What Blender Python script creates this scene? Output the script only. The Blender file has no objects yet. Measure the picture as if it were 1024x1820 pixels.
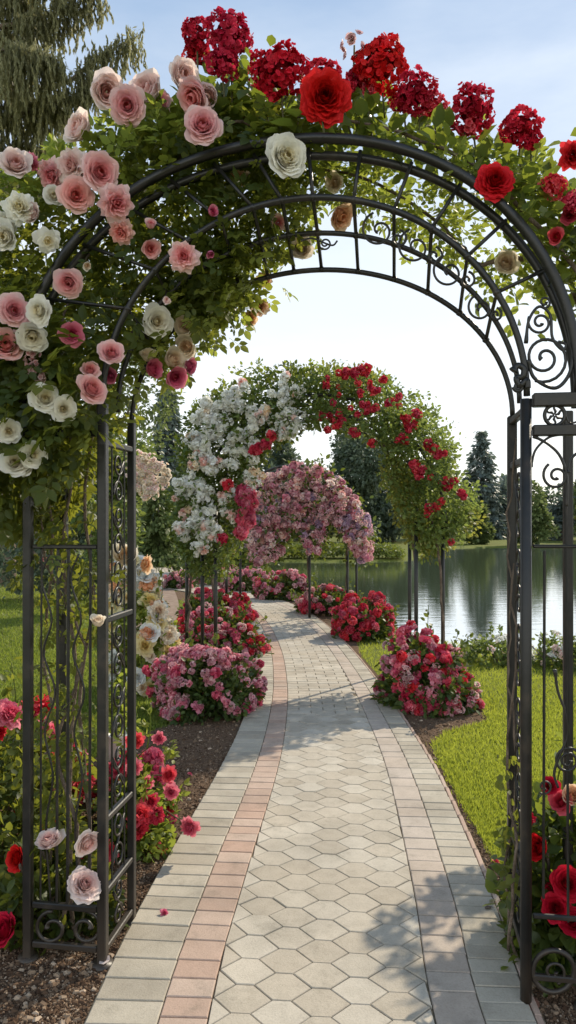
import bpy, math
import numpy as np
from mathutils import Vector, Matrix, Quaternion

rng = np.random.default_rng(11)
C = bpy.context.scene.collection
SC = bpy.context.scene
F, H, HZ = 1314.0, 1.6, 925.0          # focal length in photo pixels, eye height, horizon row
PI = math.pi

# ------------------------------------------------------------------ helpers
def ground_y(py): return F * H / (py - HZ)
def at(px, py, Y): return np.array([(px - 512) * Y / F, Y, H + (HZ - py) * Y / F])
def on_ground(px, py):
    Y = ground_y(py); return np.array([(px - 512) * Y / F, Y, 0.0])
def unit(a):
    a = np.asarray(a, float); return a / np.maximum(np.linalg.norm(a, axis=-1, keepdims=True), 1e-9)

class Geo:
    def __init__(s): s.V = []; s.F = []; s.A = []; s.n = 0
    def add(s, V, faces, attr=0.5):
        V = np.asarray(V, float).reshape(-1, 3)
        s.V.append(V)
        a = np.asarray(attr, float)
        s.A.append(np.full(len(V), float(a)) if a.ndim == 0 else a)
        for f in faces:
            s.F.append(np.asarray(f, np.int64).reshape(-1, np.asarray(f).shape[-1]) + s.n)
        s.n += len(V)
        return s
    def mesh(s, name, mat=None, origin=(0, 0, 0), smooth=True):
        me = bpy.data.meshes.new(name)
        if s.n:
            V = np.concatenate(s.V) - np.asarray(origin, float)
            me.vertices.add(len(V)); me.vertices.foreach_set('co', V.astype(np.float32).ravel())
            li = np.concatenate([f.ravel() for f in s.F])
            tot = np.concatenate([np.full(len(f), f.shape[1]) for f in s.F])
            me.loops.add(len(li)); me.loops.foreach_set('vertex_index', li.astype(np.int32))
            me.polygons.add(len(tot))
            st = np.concatenate([[0], np.cumsum(tot)[:-1]])
            me.polygons.foreach_set('loop_start', st.astype(np.int32))
            me.polygons.foreach_set('use_smooth', np.full(len(tot), smooth))
            at_ = me.attributes.new('rnd', 'FLOAT', 'POINT')
            at_.data.foreach_set('value', np.concatenate(s.A).astype(np.float32))
            me.update(calc_edges=True); me.validate()
        if mat: me.materials.append(mat)
        return me

def props(o, label=None, cat=None, group=None, kind=None):
    if label: o['label'] = label
    if cat: o['category'] = cat
    if group: o['group'] = group
    if kind: o['kind'] = kind
    return o
def link(name, me, loc=(0, 0, 0), parent=None):
    o = bpy.data.objects.new(name, me); C.objects.link(o); o.location = loc
    if parent is not None: o.parent = parent
    return o
def thing(name, label, cat, loc, group=None):
    o = link(name, None, tuple(float(v) for v in loc)); o.empty_display_size = .1
    return props(o, label, cat, group)
def part(th, name, geo, mat, kind=None, label=None, smooth=True, sub=None):
    """geo in world coordinates; child of th, or of sub (a part of th)"""
    o = link(name, geo.mesh(name, mat, th.location, smooth), (0, 0, 0), sub if sub is not None else th)
    return props(o, label, None, None, kind)
def solo(name, label, cat, geo, mat, loc, group=None, smooth=True):
    o = link(name, geo.mesh(name, mat, loc, smooth), tuple(float(v) for v in loc)); return props(o, label, cat, group)
def struct(name, geo, mat, smooth=True):
    o = link(name, geo.mesh(name, mat, (0, 0, 0), smooth)); o['kind'] = 'structure'; return o
def stuff(name, label, cat, geo, mat, smooth=False):
    o = link(name, geo.mesh(name, mat, (0, 0, 0), smooth)); return props(o, label, cat, None, 'stuff')

def frames(d, n):
    y = unit(d); x = unit(np.cross(y, n)); z = np.cross(x, y)
    return np.stack([x, y, z], -1)
def place(geo, T, faces, pos, R, scale, attr):
    """copies of a template T at N positions, in one mesh (leaves, petals, blades)"""
    N, m = len(pos), len(T)
    sc = np.asarray(scale, float)
    sc = sc[:, None, None] if sc.ndim == 1 else sc[:, None, :]
    V = np.einsum('nij,nmj->nmi', R, T[None] * sc) + pos[:, None, :]
    off = (np.arange(N) * m)[:, None, None]
    geo.add(V.reshape(-1, 3), [(np.asarray(f)[None] + off).reshape(-1, np.asarray(f).shape[-1]) for f in faces],
            np.repeat(np.asarray(attr, float), m))

def tube(geo, pts, r, sides=6, closed=False, attr=.5, flat=1.0):
    P = np.asarray(pts, float); n = len(P)
    r = np.broadcast_to(np.asarray(r, float), (n,))
    T = np.gradient(P, axis=0) if not closed else np.roll(P, -1, 0) - np.roll(P, 1, 0)
    T = unit(T)
    ref = np.array([0, 0, 1.]) if abs(T[0][2]) < .9 else np.array([1., 0, 0])
    N = unit(np.cross(T[0], ref)); rings = []
    for i in range(n):
        N = unit(N - T[i] * np.dot(N, T[i])); B = np.cross(T[i], N)
        a = np.arange(sides) * 2 * PI / sides + PI / sides
        rings.append(P[i] + r[i] * (np.cos(a)[:, None] * N + flat * np.sin(a)[:, None] * B))
    V = np.concatenate(rings)
    q = []
    m = n if closed else n - 1
    for i in range(m):
        j = (i + 1) % n
        for k in range(sides):
            k2 = (k + 1) % sides
            q.append((i * sides + k, i * sides + k2, j * sides + k2, j * sides + k))
    fs = [np.array(q)]
    if not closed:
        fs += [np.array([list(range(sides))[::-1]]), np.array([[(n - 1) * sides + k for k in range(sides)]])]
    geo.add(V, fs, attr); return geo
def box(geo, c, ax, half, bev=.003, attr=.5):
    """bevelled box: centre, three axes (rows), three half sizes"""
    ax = np.asarray(ax, float); hx, hy, hz = half
    b = min(bev, hx * .9, hy * .9, hz * .9)
    ring = lambda x, y, z: [(-x, -y, z), (x, -y, z), (x, y, z), (-x, y, z)]
    oct_ = lambda e, z: [(-hx + b * e, -hy, z), (hx - b * e, -hy, z), (hx, -hy + b * e, z), (hx, hy - b * e, z),
                         (hx - b * e, hy, z), (-hx + b * e, hy, z), (-hx, hy - b * e, z), (-hx, -hy + b * e, z)]
    def inner(z): return [(-hx + b, -hy + b, z)] * 2 + [(hx - b, -hy + b, z)] * 2 + [(hx - b, hy - b, z)] * 2 + [(-hx + b, hy - b, z)] * 2
    L = np.array(inner(-hz)[1::2] and [(-hx + b, -hy + b, -hz), (hx - b, -hy + b, -hz), (hx - b, hy - b, -hz), (-hx + b, hy - b, -hz)]
                 + oct_(1, -hz + b) + oct_(1, hz - b) +
                 [(-hx + b, -hy + b, hz), (hx - b, -hy + b, hz), (hx - b, hy - b, hz), (-hx + b, hy - b, hz)], float)
    f4 = [(3, 2, 1, 0), (20, 21, 22, 23)]; f3 = []
    for k in range(8): f4.append((4 + k, 4 + (k + 1) % 8, 12 + (k + 1) % 8, 12 + k))
    for j in range(4):
        a, b2 = 2 * j, 2 * j + 1
        f4.append((j, (j + 1) % 4, 4 + b2, 4 + a)); f4.append((12 + a, 12 + b2, 20 + (j + 1) % 4, 20 + j))
        f3.append(((j + 1) % 4, 4 + (b2 + 1) % 8, 4 + b2)); f3.append((12 + b2, 12 + (b2 + 1) % 8, 20 + (j + 1) % 4))
    geo.add(np.asarray(c, float) + L @ ax, [np.array(f4), np.array(f3)], attr); return geo
def spline(P, n):
    P = np.asarray(P, float); m = len(P)
    Q = np.vstack([2 * P[0] - P[1], P, 2 * P[-1] - P[-2]])
    out = []
    for t in np.linspace(0, m - 1 - 1e-6, n):
        i = int(t); u = t - i
        p0, p1, p2, p3 = Q[i], Q[i + 1], Q[i + 2], Q[i + 3]
        out.append(.5 * (2 * p1 + (p2 - p0) * u + (2 * p0 - 5 * p1 + 4 * p2 - p3) * u * u + (3 * p1 - p0 - 3 * p2 + p3) * u ** 3))
    return np.array(out)
def inside(poly, x, y):
    poly = np.asarray(poly, float); r = np.zeros(np.shape(x), bool); j = len(poly) - 1
    for i in range(len(poly)):
        xi, yi = poly[i]; xj, yj = poly[j]
        c = ((yi > y) != (yj > y)) & (x < (xj - xi) * (y - yi) / (yj - yi + 1e-12) + xi)
        r ^= c; j = i
    return r
def edge_dist(poly, x, y):
    poly = np.asarray(poly, float); d = np.full(np.shape(x), 1e9)
    for i in range(len(poly)):
        a = poly[i]; b = poly[(i + 1) % len(poly)]; ab = b - a
        t = np.clip(((x - a[0]) * ab[0] + (y - a[1]) * ab[1]) / (ab @ ab), 0, 1)
        d = np.minimum(d, np.hypot(x - a[0] - t * ab[0], y - a[1] - t * ab[1]))
    return d
def sample_poly(poly, n):
    poly = np.asarray(poly, float); lo, hi = poly.min(0), poly.max(0); out = np.zeros((0, 2))
    while len(out) < n:
        q = lo + rng.random((n * 2, 2)) * (hi - lo); out = np.vstack([out, q[inside(poly, q[:, 0], q[:, 1])]])
    return out[:n]
def rdir(n): return unit(rng.normal(size=(n, 3)))

# ------------------------------------------------------------------ materials
class NT:
    def __init__(s, name):
        s.m = bpy.data.materials.new(name); s.m.use_nodes = True
        s.t = s.m.node_tree; s.t.nodes.clear()
        s.out = s.n('ShaderNodeOutputMaterial')
    def n(s, kind, **kw):
        x = s.t.nodes.new(kind)
        for k, v in kw.items():
            if k in x.inputs.keys() if isinstance(k, str) else False: x.inputs[k].default_value = v
            else: setattr(x, k, v)
        return x
    def l(s, a, b): s.t.links.new(a, b)
    def surf(s, sock): s.l(sock, s.out.inputs['Surface']); return s.m
    def ramp(s, fac, stops):
        r = s.n('ShaderNodeValToRGB'); e = r.color_ramp.elements
        while len(e) < len(stops): e.new(.5)
        for k, (p, c) in enumerate(stops): e[k].position = p; e[k].color = (*c, 1)
        s.l(fac, r.inputs['Fac']); return r.outputs['Color']
    def attr(s): 
        a = s.n('ShaderNodeAttribute'); a.attribute_name = 'rnd'; return a.outputs['Fac']
    def noise(s, scale, detail=4, rough=.6, coord='Object'):
        tc = s.n('ShaderNodeTexCoord'); n = s.n('ShaderNodeTexNoise')
        n.inputs['Scale'].default_value = scale; n.inputs['Detail'].default_value = detail; n.inputs['Roughness'].default_value = rough
        s.l(tc.outputs[coord], n.inputs['Vector']); return n.outputs['Fac']
    def mixc(s, fac, a, b, mode='MIX'):
        m = s.n('ShaderNodeMix'); m.data_type = 'RGBA'; m.blend_type = mode
        for sock, v in ((m.inputs['Factor'], fac), (m.inputs['A'], a), (m.inputs['B'], b)): pass
        ins = [m.inputs[0], m.inputs[6], m.inputs[7]]
        for i, v in zip(ins, (fac, a, b)):
            if hasattr(v, 'is_output'): s.l(v, i)
            else: i.default_value = v if i is ins[0] else (*v, 1)
        return m.outputs[2]
    def math(s, op, a, b=0.0):
        m = s.n('ShaderNodeMath'); m.operation = op
        for i, v in zip(m.inputs, (a, b)):
            if hasattr(v, 'is_output'): s.l(v, i)
            else: i.default_value = v
        return m.outputs[0]
    def bump(s, h, strength, dist=.01):
        b = s.n('ShaderNodeBump'); b.inputs['Strength'].default_value = strength; b.inputs['Distance'].default_value = dist
        s.l(h, b.inputs['Height']); return b.outputs['Normal']
    def bsdf(s, color, rough=.6, normal=None, spec=.4, metal=0):
        p = s.n('ShaderNodeBsdfPrincipled')
        for k, v in (('Base Color', color), ('Roughness', rough)):
            if hasattr(v, 'is_output'): s.l(v, p.inputs[k])
            else: p.inputs[k].default_value = (*v, 1) if k == 'Base Color' else v
        p.inputs['Specular IOR Level'].default_value = spec; p.inputs['Metallic'].default_value = metal
        if normal is not None: s.l(normal, p.inputs['Normal'])
        return p.outputs[0]

def leafmat(name, dark, mid, light, trans=.4, tcol=None, rough=.5, spec=.35):
    N = NT(name)
    col = N.ramp(N.attr(), [(0, dark), (.55, mid), (1, light)])
    p = N.bsdf(col, rough, None, spec)
    t = N.n('ShaderNodeBsdfTranslucent')
    N.l(N.mixc(.75, col, tcol or (min(1, light[0] * 2.2), min(1, light[1] * 1.9), light[2] * .6)), t.inputs['Color'])
    mx = N.n('ShaderNodeMixShader'); mx.inputs[0].default_value = trans
    N.l(p, mx.inputs[1]); N.l(t.outputs[0], mx.inputs[2])
    return N.surf(mx.outputs[0])
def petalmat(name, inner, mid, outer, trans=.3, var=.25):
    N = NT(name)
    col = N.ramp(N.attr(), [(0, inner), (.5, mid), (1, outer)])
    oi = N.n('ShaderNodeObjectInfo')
    h = N.n('ShaderNodeHueSaturation')
    N.l(N.math('ADD', N.math('MULTIPLY', oi.outputs['Random'], .012), .494), h.inputs['Hue'])
    N.l(N.math('ADD', N.math('MULTIPLY', oi.outputs['Random'], var), 1 - var * .6), h.inputs['Value'])
    N.l(col, h.inputs['Color'])
    c = h.outputs['Color']
    p = N.bsdf(c, .6, N.bump(N.noise(30, 2), .15, .05), .25)
    t = N.n('ShaderNodeBsdfTranslucent'); N.l(c, t.inputs['Color'])
    mx = N.n('ShaderNodeMixShader'); mx.inputs[0].default_value = trans
    N.l(p, mx.inputs[1]); N.l(t.outputs[0], mx.inputs[2])
    return N.surf(mx.outputs[0])

M = {}
N = NT('iron'); n1 = N.noise(9, 5); n2 = N.noise(90, 3)
tci = N.n('ShaderNodeTexCoord'); spz = N.n('ShaderNodeSeparateXYZ'); N.l(tci.outputs['Object'], spz.inputs[0])
dust = N.math('MULTIPLY', N.ramp(N.math('ADD', spz.outputs['Z'], N.math('MULTIPLY', n1, .25)), [(.10, (1, 1, 1)), (.36, (0, 0, 0))]), .4)
M['iron'] = N.surf(N.bsdf(N.mixc(dust, N.ramp(n1, [(.3, (.007, .007, .007)), (.55, (.014, .0135, .013)), (.68, (.034, .027, .021)), (.78, (.07, .045, .03))]), (.11, .08, .055)),
                          N.math('ADD', N.math('MULTIPLY', n1, .35), .25), N.bump(n2, .25, .003), .5))
N = NT('rusty_plate'); n1 = N.noise(30, 4)
M['rust'] = N.surf(N.bsdf(N.ramp(n1, [(.3, (.10, .045, .03)), (.7, (.2, .1, .075))]), .8, N.bump(n1, .4, .004), .2))
def pavermat(name, a, b, c):
    N = NT(name); fine = N.noise(160, 4, .7); big = N.noise(2.2, 4); mid_ = N.noise(14, 4)
    col = N.ramp(N.attr(), [(0, a), (.5, b), (1, c)])
    col = N.mixc(N.math('MULTIPLY', N.math('SUBTRACT', big, .35), 1.1), col, (.20, .185, .155))
    col = N.mixc(N.ramp(N.noise(5.5, 7, .75), [(.54, (0, 0, 0)), (.72, (.45, .45, .45))]), col, (.17, .155, .12))
    col = N.mixc(.6, col, N.ramp(fine, [(.25, (.6, .58, .56)), (.5, (.9, .9, .9)), (.75, (1, 1, 1))]), 'MULTIPLY')
    col = N.mixc(.45, col, N.ramp(mid_, [(.3, (.78, .77, .75)), (.6, (1, 1, 1))]), 'MULTIPLY')
    return N.surf(N.bsdf(col, .85, N.bump(fine, .5, .004), .25))
M['paver_grey'] = pavermat('grey_paver', (.43, .38, .305), (.53, .475, .385), (.59, .535, .44))
M['paver_pink'] = pavermat('pink_paver', (.53, .365, .285), (.57, .41, .325), (.60, .46, .375))
M['paver_tan'] = pavermat('tan_paver', (.53, .44, .365), (.56, .475, .40), (.58, .50, .43))
M['paver_hex'] = pavermat('hexagon_paver', (.52, .455, .365), (.59, .525, .43), (.64, .585, .495))
N = NT('joint_sand'); n1 = N.noise(60, 5)
M['joint'] = N.surf(N.bsdf(N.ramp(n1, [(.3, (.12, .095, .065)), (.7, (.30, .245, .17))]), .95, N.bump(n1, .5, .005), .1))
N = NT('soil'); n1 = N.noise(45, 6, .75); n2 = N.noise(3, 4)
M['soil'] = N.surf(N.bsdf(N.mixc(N.math('MULTIPLY', n2, .6), N.ramp(n1, [(.3, (.055, .032, .019)), (.55, (.15, .095, .06)), (.75, (.27, .19, .13))]), (.21, .145, .10)), .95, N.bump(n1, 1, .02), .1))
N = NT('mulch')
M['mulch'] = N.surf(N.bsdf(N.ramp(N.attr(), [(0, (.05, .028, .017)), (.55, (.16, .10, .062)), (.88, (.30, .215, .145)), (1, (.46, .36, .27))]), .9, None, .15))
N = NT('lawn_ground'); n1 = N.noise(1.3, 5); n2 = N.noise(40, 4, .7)
M['ground'] = N.surf(N.bsdf(N.mixc(n2, N.ramp(n1, [(.3, (.12, .14, .026)), (.7, (.19, .21, .036))]), (.10, .12, .022)), .9, N.bump(n2, .6, .03), .15))
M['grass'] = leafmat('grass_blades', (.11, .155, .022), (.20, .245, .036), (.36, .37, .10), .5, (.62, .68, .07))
M['grass_shaded'] = leafmat('shaded_grass_blades', (.06, .105, .018), (.12, .17, .028), (.24, .27, .07), .45, (.42, .5, .06))  # darker grass copy: the left lawn's shade is put into the blade colour
N = NT('lake_water')
tc = N.n('ShaderNodeTexCoord'); mp = N.n('ShaderNodeMapping'); mp.inputs['Scale'].default_value = (1, 3.2, 1)
N.l(tc.outputs['Object'], mp.inputs['Vector'])
w1 = N.n('ShaderNodeTexNoise'); w1.inputs['Scale'].default_value = 1.1; w1.inputs['Detail'].default_value = 5; w1.inputs['Roughness'].default_value = .6
N.l(mp.outputs[0], w1.inputs['Vector'])
g = N.n('ShaderNodeBsdfGlossy'); g.inputs['Roughness'].default_value = .04; g.inputs['Color'].default_value = (.95, .97, 1, 1)
nb = N.bump(w1.outputs['Fac'], .07, .06); N.l(nb, g.inputs['Normal'])
d = N.n('ShaderNodeBsdfDiffuse'); d.inputs['Color'].default_value = (.115, .15, .085, 1)
fr = N.n('ShaderNodeLayerWeight'); fr.inputs['Blend'].default_value = .62; N.l(nb, fr.inputs['Normal'])
mx = N.n('ShaderNodeMixShader'); N.l(N.math('MINIMUM', N.math('ADD', fr.outputs['Facing'], .0), .84), mx.inputs[0])
N.l(d.outputs[0], mx.inputs[1]); N.l(g.outputs[0], mx.inputs[2])
M['water'] = N.surf(mx.outputs[0])
N = NT('bark'); n1 = N.noise(14, 6, .7)
M['bark'] = N.surf(N.bsdf(N.ramp(n1, [(.3, (.07, .052, .04)), (.7, (.26, .205, .16))]), .95, N.bump(n1, 1, .03), .1))
N = NT('green_stem'); n1 = N.noise(20, 3)
M['stem'] = N.surf(N.bsdf(N.ramp(n1, [(.3, (.05, .06, .02)), (.7, (.11, .10, .045))]), .7, None, .3))
N = NT('white_ceramic'); n1 = N.noise(12, 3)
M['ceramic'] = N.surf(N.bsdf(N.ramp(n1, [(.3, (.6, .6, .57)), (.7, (.78, .77, .74))]), .35, None, .5))
N = NT('lakeside_pavement'); n1 = N.noise(6, 5)
M['dirt_path'] = N.surf(N.bsdf(N.ramp(n1, [(.3, (.22, .16, .125)), (.7, (.34, .26, .21))]), .9, N.bump(n1, .3, .01), .1))

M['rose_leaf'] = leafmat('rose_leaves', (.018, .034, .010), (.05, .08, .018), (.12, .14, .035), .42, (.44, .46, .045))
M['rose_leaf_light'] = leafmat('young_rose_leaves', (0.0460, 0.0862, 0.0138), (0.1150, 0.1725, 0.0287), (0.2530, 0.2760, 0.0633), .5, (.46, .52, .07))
M['broad_leaf'] = leafmat('broad_leaves', (.022, .042, .014), (.058, .092, .024), (.13, .16, .035), .40, (.42, .50, .05), .4, .5)
M['bush_leaf'] = leafmat('bush_leaves', (0.0224, 0.0476, 0.0140), (0.0588, 0.1008, 0.0252), (0.1260, 0.1680, 0.0448), .3)
M['arch_leaf'] = leafmat('arch_leaves', (0.0345, 0.0633, 0.0184), (0.0805, 0.1265, 0.0345), (0.1725, 0.2185, 0.0690), .45, (.36, .44, .09))
M['hedge_leaf'] = leafmat('hedge_leaves', (.035, .06, .014), (.075, .115, .025), (.14, .18, .045), .35)
M['tree_dark'] = leafmat('hazy_dark_leaves', (.058, .082, .06), (.10, .135, .096), (.155, .19, .13), .3, (.22, .29, .14))  # paled toward blue: distance haze is mixed into the leaf colour
M['tree_mid'] = leafmat('mid_tree_leaves', (0.0520, 0.0780, 0.0286), (0.1040, 0.1430, 0.0494), (0.1820, 0.2210, 0.0780), .35, (.26, .32, .09))
M['tree_haze'] = leafmat('haze_blue_leaves', (.085, .112, .105), (.13, .165, .15), (.18, .215, .18), .25, (.2, .26, .18))  # bluish tint imitates air haze over the far trees
M['weeping'] = leafmat('weeping_needles', (.11, .12, .065), (.20, .205, .11), (.32, .31, .17), .5, (.48, .46, .21))
M['vine_leaf'] = leafmat('vine_leaves', (.03, .04, .010), (.08, .09, .02), (.2, .19, .05), .45, (.45, .46, .07))

pm = {}
pm['blush'] = petalmat('blush_petals', (.88, .44, .38), (.94, .71, .65), (.96, .86, .81), .44, .10)
pm['pink'] = petalmat('pink_petals', (.84, .20, .23), (.93, .47, .48), (.96, .72, .70), .42, .12)
pm['salmon'] = petalmat('salmon_petals', (.86, .22, .21), (.93, .45, .42), (.96, .67, .63), .42, .12)
pm['magenta'] = petalmat('magenta_petals', (.55, .05, .14), (.66, .12, .24), (.74, .26, .36))
pm['white'] = petalmat('white_petals', (.90, .78, .46), (.93, .89, .76), (.94, .93, .88), .45, .06)
pm['cream'] = petalmat('cream_petals', (.88, .60, .38), (.91, .78, .60), (.94, .87, .75), .42, .1)
pm['snow'] = petalmat('snow_white_petals', (.86, .85, .74), (.93, .93, .89), (.95, .95, .94), .5, .06)
pm['peach'] = petalmat('peach_petals', (.85, .36, .16), (.88, .52, .30), (.90, .70, .52), .4, .15)
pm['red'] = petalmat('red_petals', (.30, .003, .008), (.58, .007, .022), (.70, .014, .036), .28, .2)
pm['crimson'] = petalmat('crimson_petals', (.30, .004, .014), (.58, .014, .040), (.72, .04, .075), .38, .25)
pm['rosered'] = petalmat('rose_red_petals', (.55, .015, .04), (.72, .05, .09), (.80, .14, .18), .35, .3)
pm['hotpink'] = petalmat('hot_pink_petals', (.60, .05, .12), (.74, .13, .22), (.82, .28, .34), .35, .3)
pm['bushpink'] = petalmat('bush_pink_petals', (.62, .14, .22), (.80, .34, .42), (.88, .56, .58), .35, .3)
pm['lilac'] = petalmat('lilac_petals', (.36, .22, .34), (.52, .36, .48), (.64, .50, .58), .35, .3)
pm['dusty'] = petalmat('dusty_rose_petals', (.56, .22, .27), (.74, .42, .45), (.86, .64, .63), .4, .3)
pm['yellow'] = petalmat('pale_yellow_petals', (.80, .58, .16), (.86, .70, .32), (.88, .80, .52), .35, .2)

# ------------------------------------------------------------------ flowers (unit meshes, facing +Z)
def rose_geo(seed, n=36, openness=1.0, ruffle=.03):
    r = np.random.default_rng(seed); g = Geo()
    na, nb = 6, 6
    for i in range(n):
        t = i / (n - 1)
        th = i * 2.39996 + r.normal() * .18
        phi = math.radians(-10 + (88 * openness + 10) * t ** 1.25 + r.normal() * 5)
        L = .62 + .43 * t + r.normal() * .03; W = .30 + .36 * t
        rb = .02 + .10 * t; zb = -.22 * t
        b = np.linspace(0, 1, nb); k = np.clip(b / .5, 0, 1); k = k * k * (3 - 2 * k)
        ang = math.radians(78) * (1 - k) + phi * k + np.clip((b - .72) / .28, 0, 1) * math.radians(8 + 30 * t)
        ds = L / (nb - 1)
        rho = rb + np.concatenate([[0], np.cumsum(np.sin((ang[1:] + ang[:-1]) / 2) * ds)])
        z = zb + np.concatenate([[0], np.cumsum(np.cos((ang[1:] + ang[:-1]) / 2) * ds)])
        rho = np.maximum(rho, .03)
        a = np.linspace(-1, 1, na)
        wid = W * (.3 + .7 * np.sin(np.clip(b / .65, 0, 1) * PI / 2)) * np.sqrt(np.clip(1 - (np.clip((b - .62) / .38, 0, 1) * .72) ** 2, 0, 1))
        A, B = np.meshgrid(a, np.arange(nb))
        ph = r.random() * 6
        off = A * np.minimum(wid[B] / np.maximum(rho[B], .22), 1.25)
        rr = rho[B] * (1 - .05 * A ** 2) + ruffle * np.sin(A * 4 + ph) * (B / (nb - 1)) * (.4 + t)
        zz = z[B] - .10 * A ** 2 * (B / (nb - 1)) * L + ruffle * np.cos(A * 5 + ph) * (B / (nb - 1)) + .05 * r.normal() * 0
        V = np.stack([rr * np.cos(th + off), rr * np.sin(th + off), zz], -1).reshape(-1, 3)
        q = np.array([(j * na + i2, j * na + i2 + 1, (j + 1) * na + i2 + 1, (j + 1) * na + i2) for j in range(nb - 1) for i2 in range(na - 1)])
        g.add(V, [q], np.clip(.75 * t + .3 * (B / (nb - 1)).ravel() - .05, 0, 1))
    V = np.concatenate(g.V); s = np.percentile(np.hypot(V[:, 0], V[:, 1]), 97)
    g.V = [(V - [0, 0, V[:, 2].mean()]) / s]; g.A = [np.concatenate(g.A)]
    return g
PT = np.array([(-.35, 0, 0), (.35, 0, 0), (-.55, .5, .10), (0, .5, -.05), (.55, .5, .10), (-.36, .95, .22), (0, 1.05, .08), (.36, .95, .22)], float)
PTF = [np.array([(0, 1, 3, 2), (2, 3, 6, 5), (3, 4, 7, 6)]), np.array([(1, 4, 3)])]
def pompon_geo(seed, n=150, lo=-.35, size=.36, lump=.18, flat=.8):
    """ruffled flower head of many short petals on a dome"""
    r = np.random.default_rng(seed); g = Geo()
    d = unit(r.normal(size=(n * 3, 3))); d = d[d[:, 2] > lo][:n]; n = len(d)
    lumps = unit(r.normal(size=(9, 3)))
    lum = np.exp(-((1 - (d @ lumps.T)).min(1)) * 7)
    rad = .72 + lump * lum + r.normal(size=n) * .05
    pos = d * rad[:, None] * [1, 1, flat]
    tang = unit(np.cross(d, r.normal(size=(n, 3))))
    y = unit(tang + d * .55)
    R = frames(y, d + r.normal(size=(n, 3)) * .25)
    place(g, PT - [0, .5, 0], PTF, pos, R, size * (.7 + .6 * r.random(n)), np.clip(.2 + .8 * lum + r.normal(size=n) * .18, 0, 1))
    pos2 = d[: n // 2] * .5 * [1, 1, flat]
    place(g, PT - [0, .5, 0], PTF, pos2, frames(unit(tang[: n // 2]), d[: n // 2]), np.full(n // 2, size * 1.3), np.zeros(n // 2))
    return g
def cluster_geo(seed, k=13, fs=.36):
    """spray of small open five-petalled flowers"""
    r = np.random.default_rng(seed); g = Geo()
    d = unit(r.normal(size=(k * 4, 3))); d = d[d[:, 2] > -.1][:k]
    for v in d:
        c = v * (.62 + .25 * r.random()); e = unit(v + r.normal(size=3) * .3); x = unit(np.cross(e, [.3, .2, 1])); y = np.cross(e, x)
        a = np.arange(5) * 2 * PI / 5 + r.random() * 6
        rad = np.cos(a)[:, None] * x + np.sin(a)[:, None] * y
        for lay, (up, sc) in enumerate(((.35, 1), (1.1, .7))):
            yd = unit(rad + e * up)
            place(g, PT, PTF, np.repeat(c[None], 5, 0), frames(yd, np.repeat(e[None], 5, 0)), np.full(5, fs * sc), np.full(5, .95 - .55 * lay) + r.normal(size=5) * .08)
    return g
BM = {}
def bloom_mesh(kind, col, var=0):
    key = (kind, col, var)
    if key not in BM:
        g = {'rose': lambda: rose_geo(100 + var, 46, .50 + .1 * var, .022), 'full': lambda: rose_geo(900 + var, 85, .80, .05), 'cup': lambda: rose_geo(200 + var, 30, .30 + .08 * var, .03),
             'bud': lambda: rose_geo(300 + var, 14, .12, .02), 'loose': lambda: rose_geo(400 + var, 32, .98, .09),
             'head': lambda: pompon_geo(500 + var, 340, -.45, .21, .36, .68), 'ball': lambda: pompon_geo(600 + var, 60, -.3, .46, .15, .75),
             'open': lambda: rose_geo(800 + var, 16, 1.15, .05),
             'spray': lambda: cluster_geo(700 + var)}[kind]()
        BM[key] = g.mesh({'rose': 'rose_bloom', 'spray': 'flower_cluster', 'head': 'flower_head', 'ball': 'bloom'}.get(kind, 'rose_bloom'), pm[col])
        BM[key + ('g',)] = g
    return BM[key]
def face_quat(d, spin):
    q = Vector(tuple(d)).to_track_quat('Z', 'Y'); return q @ Quaternion((0, 0, 1), spin)
def bloom(th, kind, col, pos, d, rad, name='bloom', var=None, label=None):
    var = int(rng.integers(3)) if var is None else var
    o = link(name, bloom_mesh(kind, col, var), tuple(np.asarray(pos) - np.array(th.location)), th)
    o.rotation_mode = 'QUATERNION'; o.rotation_quaternion = face_quat(d, rng.random() * 6.28); s = float(rad); o.scale = (s, s, s)
    if label: o['label'] = label
    return o
def bloom_many(th, specs, name='bloom', keep=100):
    """specs: (kind, col, pos, dir, rad); the keep largest as parts, the rest of each colour in one part of kind stuff"""
    cam = np.array([0, 0, H])
    specs = sorted(specs, key=lambda s: -(s[4] / np.linalg.norm(s[2] - cam)) * (1.6 if np.dot(unit(cam - s[2]), s[3]) > 0 else .8))
    for s in specs[:keep]: bloom(th, *s, name=name)
    rest = {}
    for s in specs[keep:]: rest.setdefault(s[1], []).append(s)
    for col, ss in rest.items():
        g = Geo()
        for k, c, p, d, r in ss:
            bloom_mesh(k, c, 0); src = BM[(k, c, 0, 'g')]
            Rm = np.array(face_quat(d, rng.random() * 6.28).to_matrix())
            g.add(np.concatenate(src.V) @ Rm.T * r + p, src.F, np.concatenate(src.A))
        part(th, 'blossoms', g, pm[col], 'stuff')

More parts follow.
